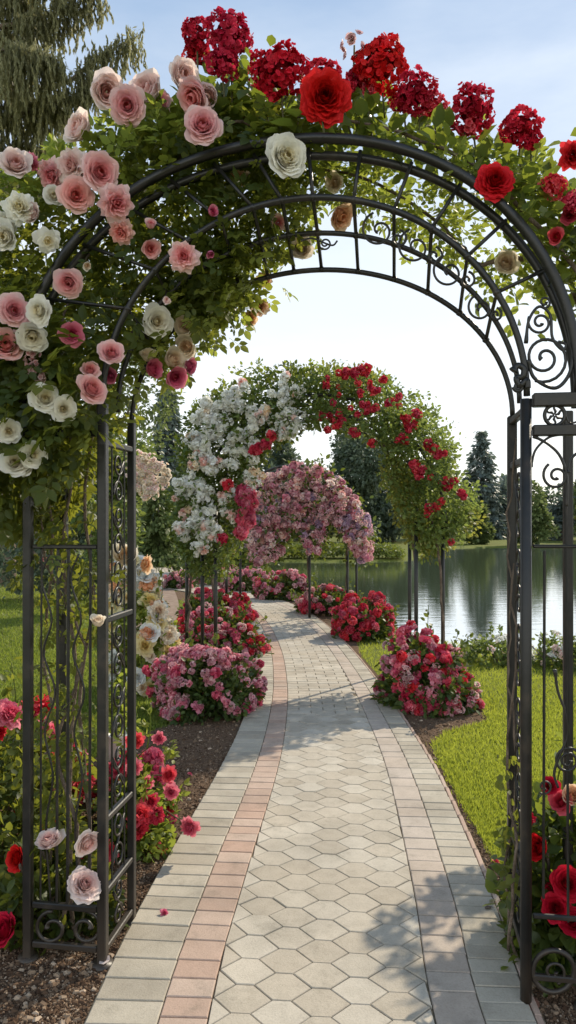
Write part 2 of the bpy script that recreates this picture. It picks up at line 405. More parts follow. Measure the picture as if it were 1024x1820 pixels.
# ------------------------------------------------------------------ leaves
LA = np.array([(0, 0, 0), (-.30, .32, .06), (0, .36, -.02), (.30, .32, .06), (-.26, .66, .04), (0, .70, -.03), (.26, .66, .04), (0, 1, -.08)], float)
LAF = [np.array([(1, 2, 5, 4), (2, 3, 6, 5)]), np.array([(0, 2, 1), (0, 3, 2), (4, 5, 7), (5, 6, 7)])]
LB = np.array([(0, 0, 0), (.28, .5, .06), (0, 1, 0), (-.28, .5, .06)], float); LBF = [np.array([(0, 1, 2), (0, 2, 3)])]
LS = LB * [.42, 1, .6]
LN = np.array([(-.07, 0, 0), (.07, 0, 0), (.06, .7, .0), (0, 1, 0), (-.06, .7, 0)], float); LNF = [np.array([(0, 1, 2, 3, 4)])]
def compound():
    V, f4, f3 = [], [], []
    for k, (x, y, a, s) in enumerate(((0, .62, 0, .5), (.03, .52, -1.0, .42), (-.03, .52, 1.0, .42), (.03, .25, -1.15, .36), (-.03, .25, 1.15, .36))):
        ca, sa = math.cos(a), math.sin(a)
        P = LA * s; V.append(np.stack([P[:, 0] * ca - P[:, 1] * sa + x, P[:, 0] * sa + P[:, 1] * ca + y, P[:, 2] - .12 * abs(a) * P[:, 1]], -1))
        f4.append(LAF[0] + 8 * k); f3.append(LAF[1] + 8 * k)
    n = 40; V.append(np.array([(-.008, 0, 0), (.008, 0, 0), (.006, .65, 0), (-.006, .65, 0)])); f4.append(np.array([(n, n + 1, n + 2, n + 3)]))
    return np.concatenate(V), [np.concatenate(f4), np.concatenate(f3)]
LC, LCF = compound()
CLEAR = []
def leaves(g, pos, out, size, shade, tmpl='A', droop=.3, jitter=.7, up=.6):
    """pos Nx3, out Nx3 (outward), size, shade 0..1"""
    if CLEAR and len(pos):            # no leaf grows right in front of an open bloom
        ok = np.ones(len(pos), bool)
        for c_, r_, d_ in CLEAR:
            w_ = pos - c_; t_ = w_ @ d_; ok &= ~((t_ > -r_ * .5) & (t_ < .35) & (np.linalg.norm(w_ - t_[:, None] * d_, axis=1) < r_ * 1.15))
        sel = np.nonzero(ok)[0]; pos = pos[sel]; out = out[sel]
        if np.ndim(shade): shade = np.asarray(shade).ravel()[sel]
    n = len(pos); T, Fs = {'A': (LA, LAF), 'B': (LB, LBF), 'C': (LC, LCF), 'N': (LN, LNF), 'S': (LS, LBF)}[tmpl]
    y = unit(out + rdir(n) * jitter + np.array([0, 0, -droop]))
    nn = unit(np.array([0, 0, up]) + out * .5 + rdir(n) * jitter)
    sc = np.broadcast_to(size, (n,)) * (.6 + .75 * rng.random(n))
    place(g, T, Fs, pos, frames(y, nn), sc, np.clip(shade + rng.normal(size=n) * .18, 0, 1))
def clumped(centres, outs, per, spread):
    n = len(centres); c = np.repeat(np.arange(n), per)
    off = np.clip(rng.normal(size=(n * per, 3)), -1.7, 1.7) * np.broadcast_to(spread, (3,))
    return centres[c] + off, unit(outs[c] * .6 + unit(off) * .8), c

# ------------------------------------------------------------------ camera, light, sky
cam = bpy.data.cameras.new('camera'); camo = bpy.data.objects.new('camera', cam); C.objects.link(camo)
camo.location = (0, 0, H); camo.rotation_euler = (PI / 2, 0, 0)
cam.sensor_fit = 'VERTICAL'; cam.sensor_height = 36; cam.lens = F / 1820 * 36; cam.shift_y = 15 / 1820; cam.clip_end = 2000; cam.clip_start = .05
SC.camera = camo
EL, AZ = math.radians(36.5), math.radians(41)
tosun = Vector((math.sin(AZ) * math.cos(EL), math.cos(AZ) * math.cos(EL), math.sin(EL)))
sl = bpy.data.lights.new('sun', 'SUN'); sl.energy = 5.0; sl.angle = math.radians(.6); sl.color = (1, .88, .69)
so = bpy.data.objects.new('sun', sl); C.objects.link(so); so.rotation_euler = (-tosun).to_track_quat('-Z', 'Y').to_euler(); so.location = (8, 12, 20)
w = bpy.data.worlds.new('World'); SC.world = w; w.use_nodes = True
nt = w.node_tree; nt.nodes.clear()
sk = nt.nodes.new('ShaderNodeTexSky'); sk.sky_type = 'NISHITA'; sk.sun_disc = False; sk.sun_elevation = EL; sk.sun_rotation = AZ
sk.air_density = 1.0; sk.dust_density = .6; sk.ozone_density = 1.2
bg = nt.nodes.new('ShaderNodeBackground'); bg.inputs['Strength'].default_value = .15
wo = nt.nodes.new('ShaderNodeOutputWorld'); # thin high haze whitens the blue, most of all low down
tcw = nt.nodes.new('ShaderNodeTexCoord'); sx = nt.nodes.new('ShaderNodeSeparateXYZ'); nt.links.new(tcw.outputs['Generated'], sx.inputs[0])
rw = nt.nodes.new('ShaderNodeValToRGB'); rw.color_ramp.interpolation = 'EASE'
while len(rw.color_ramp.elements) < 4: rw.color_ramp.elements.new(.5)
for k_, (p_, c_) in enumerate(((0.0, (8.6, 8.5, 8.2, 1)), (.28, (6.9, 7.4, 7.8, 1)), (.60, (2.8, 3.9, 5.5, 1)), (.80, (1.4, 2.1, 3.2, 1)))):
    rw.color_ramp.elements[k_].position = p_; rw.color_ramp.elements[k_].color = c_
nz = nt.nodes.new('ShaderNodeTexNoise'); nz.inputs['Scale'].default_value = 2.2; nz.inputs['Detail'].default_value = 6; nz.inputs['Roughness'].default_value = .55
mpw = nt.nodes.new('ShaderNodeMapping'); mpw.inputs['Scale'].default_value = (1, 1, 3.5); nt.links.new(tcw.outputs['Generated'], mpw.inputs['Vector']); nt.links.new(mpw.outputs[0], nz.inputs['Vector'])
ma = nt.nodes.new('ShaderNodeMath'); ma.operation = 'MULTIPLY_ADD'; ma.inputs[1].default_value = -.42; nt.links.new(nz.outputs['Fac'], ma.inputs[0])
mb = nt.nodes.new('ShaderNodeMath'); mb.operation = 'ADD'; mb.inputs[1].default_value = .20; nt.links.new(sx.outputs['Z'], mb.inputs[0]); nt.links.new(mb.outputs[0], ma.inputs[2])
nt.links.new(ma.outputs[0], rw.inputs['Fac'])
mw = nt.nodes.new('ShaderNodeMix'); mw.data_type = 'RGBA'; mw.inputs[0].default_value = .80
nt.links.new(sk.outputs[0], mw.inputs[6]); nt.links.new(rw.outputs['Color'], mw.inputs[7])
# added fill light: the sky is made brighter and warmer behind the viewer
rb = nt.nodes.new('ShaderNodeValToRGB'); rb.color_ramp.elements[0].position = .0; rb.color_ramp.elements[0].color = (1.8, 1.7, 1.54, 1); rb.color_ramp.elements[1].position = .62; rb.color_ramp.elements[1].color = (1, 1, 1, 1)
yy = nt.nodes.new('ShaderNodeMath'); yy.operation = 'MULTIPLY_ADD'; yy.inputs[1].default_value = .5; yy.inputs[2].default_value = .5; nt.links.new(sx.outputs['Y'], yy.inputs[0]); nt.links.new(yy.outputs[0], rb.inputs['Fac'])
mm = nt.nodes.new('ShaderNodeMix'); mm.data_type = 'RGBA'; mm.blend_type = 'MULTIPLY'; mm.inputs[0].default_value = 1; nt.links.new(mw.outputs[2], mm.inputs[6]); nt.links.new(rb.outputs['Color'], mm.inputs[7])
nt.links.new(mm.outputs[2], bg.inputs[0]); nt.links.new(bg.outputs[0], wo.inputs[0])
SC.view_settings.view_transform = 'Standard'; SC.view_settings.look = 'None'; SC.view_settings.exposure = 0
SC.cycles.use_denoising = True
SC.cycles.max_bounces = 7; SC.cycles.diffuse_bounces = 3; SC.cycles.glossy_bounces = 3; SC.cycles.transmission_bounces = 4; SC.cycles.transparent_max_bounces = 4
SC.cycles.sample_clamp_indirect = 6

# ------------------------------------------------------------------ path frame
PC = spline([(.05, -.6, .72), (.06, .8, .72), (.085, 2.35, .725), (.150, 3.2, .74), (.255, 4.6, .70), (.29, 5.76, .655), (.28, 7.2, .62), (.19, 9.14, .6), (-.03, 11.4, .6),
             (-.42, 13.6, .6), (-1.2, 15.8, .6), (-2.3, 17.6, .6), (-3.3, 19.8, .6), (-4.15, 23, .6), (-5.1, 28, .6), (-6.8, 36, .6)], 700)
PS = np.concatenate([[0], np.cumsum(np.linalg.norm(np.diff(PC[:, :2], axis=0), axis=1))])
PTan = unit(np.gradient(PC[:, :2], axis=0))
def path_pt(s, q):
    """s metres along the path, q metres to the right of its middle"""
    x = np.interp(s, PS, PC[:, 0]); y = np.interp(s, PS, PC[:, 1]); tx = np.interp(s, PS, PTan[:, 0]); ty = np.interp(s, PS, PTan[:, 1])
    return np.stack([x + ty * q, y - tx * q], -1)
def path_hw(s): return np.interp(s, PS, PC[:, 2])
def s_of_y(Y): return np.interp(Y, PC[:, 1], PS)
def path_dist(x, y):
    i = np.argmin((PC[None, :, 0] - x[:, None]) ** 2 + (PC[None, :, 1] - y[:, None]) ** 2, 1)
    q = (x - PC[i, 0]) * PTan[i, 1] - (y - PC[i, 1]) * PTan[i, 0]
    return q, PC[i, 2], PS[i]

# ------------------------------------------------------------------ ground, lake
LAKE = [(-2.6, 21.5), (-.9, 17.6), (.3, 15.2), (1.15, 12.6), (1.75, 10.6), (2.6, 9.35), (6, 8.9), (14, 9), (40, 12), (70, 40), (40, 52), (20, 46), (11.5, 45), (7.5, 40), (5.4, 31.5), (2, 29.6), (-2, 30), (-4, 27), (-3.6, 23)]
LAKE = spline(np.array(LAKE + [LAKE[0]], float), 160)[:-1]
def axis(parts): return np.unique(np.concatenate([np.arange(a, b, s) for a, b, s in parts]))
gx = axis([(-600, -60, 30), (-60, -15, 3), (-15, 15, .25), (15, 75, 2), (75, 600, 30), (600, 601, 1)])
gy = axis([(-40, -2, 4), (-2, 50, .3), (50, 80, 2), (80, 900, 30)])
X, Y = np.meshgrid(gx, gy); x, y = X.ravel(), Y.ravel()
ins = inside(LAKE, x, y); d = edge_dist(LAKE, x, y)
z = np.where(ins, -.03 - .5 * np.clip(d / 1.2, 0, 1), -.03 * (1 - np.clip(d / .5, 0, 1)))
z += np.where((y > 55) & ~ins, .35 * np.clip((y - 55) / 60, 0, 6), 0)
nx = len(gx); i, j = np.meshgrid(np.arange(nx - 1), np.arange(len(gy) - 1)); k = (j * nx + i).ravel()
struct('ground', Geo().add(np.stack([x, y, z], -1), [np.stack([k, k + 1, k + nx + 1, k + nx], -1)]), M['ground'])
g = Geo(); wx = np.linspace(-8, 80, 60); wy = np.linspace(8, 60, 50); X, Y = np.meshgrid(wx, wy); nx = 60
i, j = np.meshgrid(np.arange(59), np.arange(49)); k = (j * nx + i).ravel()
struct('lake_water', g.add(np.stack([X.ravel(), Y.ravel(), np.full(X.size, -.07)], -1), [np.stack([k, k + 1, k + nx + 1, k + nx], -1)]), M['water'])

# soil beds: strips beside the path
def strip(name, s0, s1, qa, qb, z, mat, n=160):
    s = np.linspace(s0, s1, n); g = Geo()
    m = 10; V = []
    for kk in range(m):
        V.append(np.c_[path_pt(s, qa(s) + (qb(s) - qa(s)) * kk / (m - 1)), np.full(n, z)])
    V = np.stack(V, 1).reshape(-1, 3)
    V[:, 2] += .0
    a, b = np.meshgrid(np.arange(m - 1), np.arange(n - 1)); k = (b * m + a).ravel()
    struct(name, g.add(V, [np.stack([k, k + 1, k + m + 1, k + m], -1)]), mat)
sY = lambda *p: (lambda s, P=np.array(p): np.interp(s, s_of_y(P[:, 0]), P[:, 1]))
left_bed = sY((-.5, -2.6), (3, -2.3), (4.3, -1.75), (5.4, -1.45), (6.0, -1.1), (7, -1.15), (9, -1.35), (12, -1.2), (16, -1.3))
right_bed = sY((-.5, 2.6), (2.3, 2.0), (2.75, 1.25), (3.1, .83), (4.2, .75), (4.9, .72), (5.3, .74), (5.6, .90), (5.9, 1.30), (6.5, 1.38), (6.9, .90), (7.6, .66), (8.6, .64), (9.4, .72), (12, 1.25), (16, 1.3))
strip('soil_bed', 0, s_of_y(17), left_bed, lambda s: -path_hw(s) + .05, .004, M['soil'])
strip('soil_bed', 0, s_of_y(17), lambda s: path_hw(s) - .05, right_bed, .004, M['soil'])
strip('path', 0, PS[-1] - .1, lambda s: -path_hw(s) - .004, lambda s: path_hw(s) + .004, .012, M['joint'], 300)

def clip_q(P, lo, hi):
    for sgn, lim in ((1, lo), (-1, -hi)):
        out = []
        for i in range(len(P)):
            a, b = P[i - 1], P[i]; da, db = sgn * a[1] - lim, sgn * b[1] - lim
            if (da >= 0) != (db >= 0):
                t = da / (da - db); out.append((a[0] + (b[0] - a[0]) * t, a[1] + (b[1] - a[1]) * t))
            if db >= 0: out.append(b)
        P = out
        if len(P) < 3: return []
    return P
def area(P):
    P = np.asarray(P); return .5 * np.sum(P[:, 0] * np.roll(P[:, 1], -1) - P[:, 1] * np.roll(P[:, 0], -1))
def inset(P, d, near=.007):
    P = np.asarray(P, float)
    keep = [i for i in range(len(P)) if np.linalg.norm(P[i] - P[i - 1]) > near]; P = P[keep]
    if len(P) < 3: return None
    if area(P) < 0: P = P[::-1]
    if area(P) < .00012: return None
    n = len(P); out = []
    for i in range(n):
        e1 = unit(P[i] - P[i - 1]); e2 = unit(P[(i + 1) % n] - P[i])
        n1 = np.array([-e1[1], e1[0]]); n2 = np.array([-e2[1], e2[0]]); b = unit(n1 + n2)
        out.append(P[i] + b * d / max(.35, np.dot(b, n1)))
    return np.array(out)
def paver(g, P, gap, top=.022, bev=.0035):
    A = inset(P, gap / 2)
    if A is None or area(A) < .00008: return
    bev = min(bev, .18 * math.sqrt(area(A)))
    B = inset(A, bev, 0)
    if B is None or area(B) < .00003 or len(A) != len(B): return
    n = len(A); t = top + rng.normal() * .0009
    # (s, q) has s forward and q right: reversed to face up
    def w3(Q, zz): 
        xy = path_pt(Q[:, 0], Q[:, 1]); return np.c_[xy, np.full(n, zz)]
    V = np.vstack([w3(A, .010), w3(A, t - .003), w3(B, t)])
    k = np.arange(n); k2 = (k + 1) % n
    g.add(V, [np.concatenate([np.stack([k2, k, n + k, n + k2], -1), np.stack([n + k2, n + k, 2 * n + k, 2 * n + k2], -1)]), np.array([list(range(2 * n, 3 * n))[::-1]])], rng.random())
S_HEX = float(s_of_y(6.0))
Smax = PS[-1] - .3
def course(name, ta, tb, step, mat, jit=.1, long=0, upto=Smax):
    g = Geo(); s = 0.0
    while s < upto:
        d = step * (1 + rng.normal() * jit) * (1 if rng.random() > long else 1.5); m = path_hw(s + d / 2)
        fine = s < s_of_y(9)
        paver(g, [(s, ta * m), (s + d, ta * m), (s + d, tb * m), (s, tb * m)], .004 if fine else .007); s += d
    struct(name, g, mat, smooth=False)
course('path_edging', -1, -.682, .104, M['paver_grey'], .04)
course('path_edging', -.682, -.467, .104, M['paver_pink'], .08)
course('path_edging', .526, .741, .125, M['paver_tan'], .12, .2)
course('path_edging', .741, .965, .092, M['paver_grey'], .05)
course('path_edging', .965, 1.0, .2, M['paver_pink'], .05)
g = Geo(); pw, ph, fl = .196, .144, .062
for row in range(int(S_HEX / ph) + 3):
    for col in range(-6, 8):
        q0 = col * (pw + fl) / 2 + .02; s0 = row * ph + (ph / 2 if col % 2 else 0) - .03 * q0
        m = path_hw(s0)
        P = [(s0 - .03 * u_ + v_, q0 + u_) for v_, u_ in ((0, -pw / 2), (ph / 2, -fl / 2), (ph / 2, fl / 2), (0, pw / 2), (-ph / 2, fl / 2), (-ph / 2, -fl / 2))]
        P = clip_q(P, -.467 * m, .526 * m)
        P = [(s_, q_) for q_, s_ in clip_q([(q_, s_) for s_, q_ in P], -.5, S_HEX + .05)] if P else P
        if P: paver(g, P, .0035, .022, .002)
row = 0; s = S_HEX + .05
while s < Smax:
    m = path_hw(s); q = -.467 * m - (.1 if row % 2 else 0)
    while q < .526 * m:
        a, b = max(q, -.467 * m), min(q + .2, .526 * m)
        if b - a > .03: paver(g, [(s, a), (s + .1, a), (s + .1, b), (s, b)], .0045)
        q += .2
    s += .1; row += 1
struct('path_paving', g, M['paver_hex'], smooth=False)
# second walk on the far left, beige ground beside the bushes
g = Geo()
P = spline([(-1.9, 9.5), (-2.2, 13), (-2.9, 17), (-3.6, 20.0), (-4.4, 23), (-5.0, 26)], 60)
V = np.vstack([np.c_[P - [.28, 0], np.full(60, .008)], np.c_[P + [.28, 0], np.full(60, .008)]])
k = np.arange(59); g.add(V, [np.stack([k, k + 60, k + 61, k + 1], -1)]); struct('footpath', g, M['dirt_path'])

# ------------------------------------------------------------------ lawn blades
def blades(name, label, px_box, n, size, keep, wide=1.0, mat='grass'):
    g = Geo()
    px = px_box[0] + rng.random(n) * (px_box[1] - px_box[0]); py = px_box[2] + rng.random(n) ** .8 * (px_box[3] - px_box[2])
    Y = F * H / (py - HZ); Y = Y * (1 + rng.normal(size=n) * .03); x = (px - 512) * Y / F
    m = keep(x, Y) & ~inside(LAKE, x, Y); x, Y = x[m], Y[m]; n = len(x)
    pos = np.stack([x, Y, np.full(n, .002)], -1)
    y = unit(np.c_[rng.normal(size=(n, 2)) * .45, np.ones(n)])
    T = np.array([(-.09, 0, 0), (.09, 0, 0), (.05, .6, .06), (0, 1, .22), (-.05, .6, .06)]) * [wide, 1, 1]
    patch = .48 + .2 * np.sin(x * 7 + 3 * np.cos(Y * 5)) * np.sin(Y * 6.3 + 2 * np.sin(x * 4)) + .2 * np.sin(x * 1.7 + np.sin(Y * 1.3)) * np.cos(Y * .9) 
    place(g, T, [np.array([(0, 1, 2, 4)]), np.array([(4, 2, 3)])], pos, frames(y, rdir(n)), (size + .002 * Y) * (.6 + .7 * rng.random(n)), np.clip(patch + rng.normal(size=n) * .22 + .5 * (rng.random(n) < .04), 0, 1))
    stuff(name, label, 'grass', g, M[mat])
def keep_right(x, Y):
    q, hw, s = path_dist(x, Y); return (q > right_bed(s) + rng.normal(size=len(x)) * .012) & (x > 0)
def keep_left(x, Y):
    q, hw, s = path_dist(x, Y); return (q < left_bed(s) + rng.normal(size=len(x)) * .03) & ~((abs(x - np.interp(Y, P[:, 1], P[:, 0])) < .3) & (Y > 9.5))
blades('lawn_grass', 'bright mown lawn grass right of the path beside the lake', (600, 1400, 1120, 1680), 260000, .021, keep_right)
blades('lawn_grass', 'mown lawn grass with shade tinted into its green left of the flower beds', (-400, 470, 990, 1420), 230000, .02, keep_left, 1.6, 'grass_shaded')

# mulch chips and pebbles in the beds
def chips(name, label, px_box, n, keep):
    g = Geo()
    px = px_box[0] + rng.random(n) * (px_box[1] - px_box[0]); py = px_box[2] + rng.random(n) * (px_box[3] - px_box[2])
    Y = F * H / (py - HZ); x = (px - 512) * Y / F; m = keep(x, Y); x, Y = x[m], Y[m]; n = len(x)
    T = np.array([(-1, -.5, -.2), (1, -.6, -.2), (.8, .6, -.2), (-.9, .5, -.2), (-.6, -.2, .45), (.5, -.3, .5), (.4, .35, .4), (-.5, .3, .5)]) * .5
    fs = [np.array([(4, 5, 6, 7), (0, 1, 5, 4), (1, 2, 6, 5), (2, 3, 7, 6), (3, 0, 4, 7)])]
    a = rng.random(n) * 6.28; yd = np.stack([np.cos(a), np.sin(a), rng.normal(size=n) * .25], -1)
    up = unit(np.c_[rng.normal(size=(n, 2)) * .3, np.ones(n)])
    place(g, T, fs, np.stack([x, Y, np.full(n, .006)], -1), frames(yd, up), .005 + .010 * rng.random(n) ** 2 + .022 * (rng.random(n) < .03), np.clip(rng.random(n) ** 1.3, 0, 1))
    stuff(name, label, 'mulch', g, M['mulch'])
def in_left(x, Y):
    q, hw, s = path_dist(x, Y); return (q < -hw - .005) & (q > left_bed(s))
def in_right(x, Y):
    q, hw, s = path_dist(x, Y); return (q > hw + .005) & (q < right_bed(s))
chips('mulch', 'brown bark mulch and grit in the bed left of the path', (-60, 460, 1200, 1860), 60000, in_left)
chips('mulch', 'dark grit in the bed right of the path', (640, 1100, 1200, 1860), 40000, in_right)

# ------------------------------------------------------------------ the near iron arch
AO = np.array([.06, 2.5435, 0]); AU = np.array([.989, -.147, 0]); AV = np.array([.147, .989, 0]); AZ3 = np.array([0, 0, 1.])
AX = np.stack([AU, AV, AZ3])
def W(u, v, z): return AO + u * AU + v * AV + np.array([0, 0, z])
def on_arch(px, py, v=0.0):
    d = np.array([(px - 512) / F, 1, (HZ - py) / F]); c = np.array([0, 0, H])
    return c + d * ((np.dot(AO - c, AV) + v) / np.dot(d, AV))
arch = thing('rose_arch', 'tall black iron arch with scrollwork pillars framing the near end of the path', 'garden arch', W(0, .15, 0))
SPR = 2.01
def bar3(name, a, b, hw, hd, sub=None):
    """a square bar from a to b"""
    a, b = np.asarray(a), np.asarray(b); ez = unit(b - a); L = np.linalg.norm(b - a)
    ref = AV if abs(np.dot(ez, AV)) < .9 else AZ3
    ex = unit(np.cross(ref, ez)); ey = np.cross(ez, ex)
    return part(arch, name, box(Geo(), (a + b) / 2, [ex, ey, ez], (hw, hd, L / 2), .0035), M['iron'], sub=sub, smooth=False)
def post(u, v, top, hw, round_=False, plate='iron'):
    if round_:
        o = part(arch, 'post', tube(Geo(), [W(u, v, 0.012), W(u, v, top / 2), W(u, v, top)], hw, 14), M['iron'])
    else:
        o = bar3('post', W(u, v, .012), W(u, v, top), hw, hw)
    g = Geo(); a = np.linspace(0, 2 * PI, 18)[:-1]
    for r1, z1, r2, z2 in ((hw * 2.4, .006, hw * 2.3, .016),):
        V = np.vstack([W(u, v, z1) + r1 * (np.cos(a)[:, None] * AU + np.sin(a)[:, None] * AV), W(u, v, z2) + r2 * (np.cos(a)[:, None] * AU + np.sin(a)[:, None] * AV)]); k = np.arange(17)
        g.add(V, [np.stack([k, (k + 1) % 17, 17 + (k + 1) % 17, 17 + k], -1), np.array([17 + k])])
    part(arch, 'foot_plate', g, M[plate], sub=o)
UI, UOL, UOR = .732, -1.018, .93
post(-UI, 0, 2.02, .0165); post(-UI, .29, 2.0, .0145); post(UOL, 0, 2.0, .0155); post(UOL, .29, 2.0, .015)
post(UI, 0, 2.0, .0185, True, 'rust'); post(UI, .30, 1.985, .0165); post(UOR, 0, 2.0, .02, True); post(UOR, .30, 2.0, .016)
# pillar crossbars, front panels then side panels
for z, hw in ((1.915, .014), (1.505, .008), (.205, .011), (.062, .011)):
    bar3('crossbar', W(UOL + .019, 0, z), W(-UI - .019, 0, z), hw, hw)
for z, hw in ((1.995, .022), (1.895, .018), (1.515, .006), (.30, .008), (.10, .010)):
    bar3('crossbar', W(UI + .021, 0, z), W(UOR - .021, 0, z), hw, hw * .9)
for z in (1.88, 1.24, .52, .26, .055):
    bar3('crossbar', W(-UI, .019, z), W(-UI, .275, z), .011, .011)
for z in (1.965, 1.80, .46, .17):
    bar3('crossbar', W(UI, .021, z), W(UI, .283, z), .012, .012)
# arch rails
def arc(aL, aR, c, rise, v, n=70, e=2.0, z0=SPR):
    t = np.linspace(-1, 1, n); th = np.linspace(PI, 0, n); out = []
    for k in th:
        a = aL if math.cos(k) < 0 else aR; ce, se = math.cos(k), math.sin(k)
        out.append(W(c + a * math.copysign(abs(ce) ** (2 / e), ce), v, z0 + rise * abs(se) ** (2 / e)))
    return np.array(out)
OUT = lambda v: arc(1.02, .945, -.045, .905, v, e=2.12)
rails = [(OUT(0.0), .0175), (OUT(.05) - [0, 0, .036], .015), (arc(.735, .735, 0, .70, 0), .0115), (arc(.735, .735, 0, .635, .15), .0095), (arc(.733, .733, 0, .575, .295, z0=1.985), .010)]
for P_, r in rails: part(arch, 'arch_rail', tube(Geo(), P_, r, 8), M['iron'])
def on_arc(t, k):
    specs = [(1.02, .945, -.045, .905, .03, 2.12, SPR - .02), (.735, .735, 0, .70, 0, 2., SPR), (.735, .735, 0, .635, .15, 2., SPR), (.733, .733, 0, .575, .295, 2., 1.985)][k]
    aL, aR, c, b, v, e, z0 = specs; a = aL if t < 0 else aR
    return W(c + a * t, v, z0 + b * (1 - abs(t) ** e) ** (1 / e))
for t in (-.87, -.73, -.57, -.405, -.25, -.11, .035, .225, .41, .58, .74, .87):
    pts = [on_arc(t if k else t * 1.0 + (-.03 if t < 0 else .02), k) for k in range(4)]
    part(arch, 'rung', tube(Geo(), pts, .0068, 8), M['iron'])
    for k in (1, 2, 3):
        dirn = unit(pts[k] - pts[k - 1]); part(arch, 'collar', tube(Geo(), [pts[k] - dirn * .012, pts[k], pts[k] + dirn * (.012 if k < 3 else .004)], [.0085, .0145, .0085], 8), M['iron'])
# scrolls
def spiral(cx, cy, r0, r1, a0, turns, v, n=40, sq=1.0):
    t = np.linspace(0, 1, n); a = a0 + turns * 2 * PI * t; r = r0 + (r1 - r0) * t
    return np.array([on_arch(cx + rr * math.cos(k), cy + sq * rr * math.sin(k), v) for rr, k in zip(r, a)])
def pxcurve(pts, v, n=50): 
    return np.array([on_arch(p[0], p[1], v) for p in spline(pts, n)])
def scroll(P_, r=.0052, name='scroll', tip=True):
    rr = np.full(len(P_), r * .82)
    if tip: rr[:4] *= [1.5, 1.5, 1.3, 1.1]
    part(arch, name, tube(Geo(), P_, rr, 7), M['iron'])
for cx, cy, R in ((678, 410, 33), (742, 440, 33), (802, 484, 31), (858, 548, 25)):      # in the vault, between its ribs
    s_ = 1
    scroll(spiral(cx - R * .12, cy - R * .02, 4, R, 2.2, 1.35, .08))
    scroll(spiral(cx + R * .9, cy + R * .45, 3, R * .5, .5, -1.3, .08))
scroll(spiral(578, 433, 3, 11, 0, 1.4, .1), .004); scroll(pxcurve([(535, 428), (556, 424), (589, 436), (600, 428)], .1), .004)
# right shoulder, between the outer rail and the pillar top
scroll(spiral(968, 636, 6, 44, 2.6, 1.9, 0), .0065); scroll(spiral(960, 573, 4, 22, .5, 1.5, 0), .0055)
scroll(pxcurve([(935, 610), (940, 570), (958, 545), (978, 560), (982, 600), (1000, 622), (1006, 612), (992, 607)], 0), .006)
scroll(pxcurve([(938, 640), (950, 672), (985, 690), (1008, 672), (1018, 640), (1016, 600)], 0), .0075)
scroll(spiral(968, 537, 3, 11, 0, 1.3, 0), .005)
scroll(pxcurve([(912, 660), (920, 650), (931, 656), (929, 670), (918, 672), (924, 686), (936, 676), (938, 690)], -.01), .013, 'finial')
scroll(spiral(921, 688, 3, 8, 0, 1.5, -.01), .008, 'finial')
# medallion and the Y scrolls of the right pillar
a = np.linspace(0, 2 * PI, 33)[:-1]
med = part(arch, 'medallion', tube(Geo(), [on_arch(986 + 18 * math.cos(k), 738 + 18 * math.sin(k), 0) for k in a], .0065, 8, True), M['iron'])
g = Geo()
for k in range(6):
    b = k * PI / 3 + .5; tube(g, [on_arch(986 + rr * math.cos(b + w_), 738 + rr * math.sin(b + w_), 0) for rr, w_ in ((1, 0), (7, .25), (13, -.1), (17, .1))], [.002, .005, .004, .002], 6)
part(arch, 'petal_motif', g, M['iron'], sub=med)
scroll(pxcurve([(1006, 742), (1014, 752), (1030, 748)], 0), .004); scroll(pxcurve([(946, 760), (950, 766), (956, 758)], 0), .004)
scroll(pxcurve([(944, 830), (952, 800), (975, 778), (1000, 772)], 0), .005); scroll(pxcurve([(948, 775), (975, 790), (996, 812), (1008, 850), (1007, 900)], 0), .006)
scroll(spiral(989, 846, 4, 25, 1.0, 1.5, 0), .0058); scroll(pxcurve([(1010, 840), (1016, 815), (1034, 800)], 0), .006)
bar3('rod', on_arch(1007, 900, 0), on_arch(1010, 1640, 0), .0042, .0042); bar3('rod', on_arch(968, 978, 0), on_arch(966, 1598, 0), .0045, .0045)
scroll(pxcurve([(986, 1190), (992, 1230), (1006, 1270), (1008, 1310), (994, 1345), (985, 1375), (992, 1400)], .0), .0055)
scroll(spiral(1009, 1352, 6, 25, 0, 2.0, 0), .0055); scroll(spiral(968, 1398, 4, 14, 1, 1.2, 0), .004)
for cx in (984, 1060):
    P_ = np.array([on_arch(cx + 37 * math.cos(k), 1726 + 37 * math.sin(k), 0) for k in a]); part(arch, 'ring', tube(Geo(), P_, .0085, 8, True), M['iron'])
    scroll(spiral(cx, 1728, 4, 22, 0, 1.2, 0), .006)
# left pillar front: rods, wavy vine bars and C scrolls at the foot
for px, w_ in ((74, .004), (103, .005), (122, .0055), (161, .005)):
    bar3('rod', on_arch(px, 975, 0), on_arch(px - 2, 1608, 0), w_, w_)
for base in (88, 140):
    scroll(pxcurve([(base, 985), (base - 14, 1030), (base + 4, 1100), (base - 10, 1160), (base + 10, 1230), (base - 8, 1300), (base + 6, 1380), (base - 6, 1470), (base + 2, 1600)], .004, 70), .0048, tip=False)
for cx, dr in ((93, 1), (152, -1)):
    scroll(np.array([p for p in spiral(cx, 1650, 9, 31, PI if dr > 0 else 0, 1.25 * dr, 0)]), .0085)
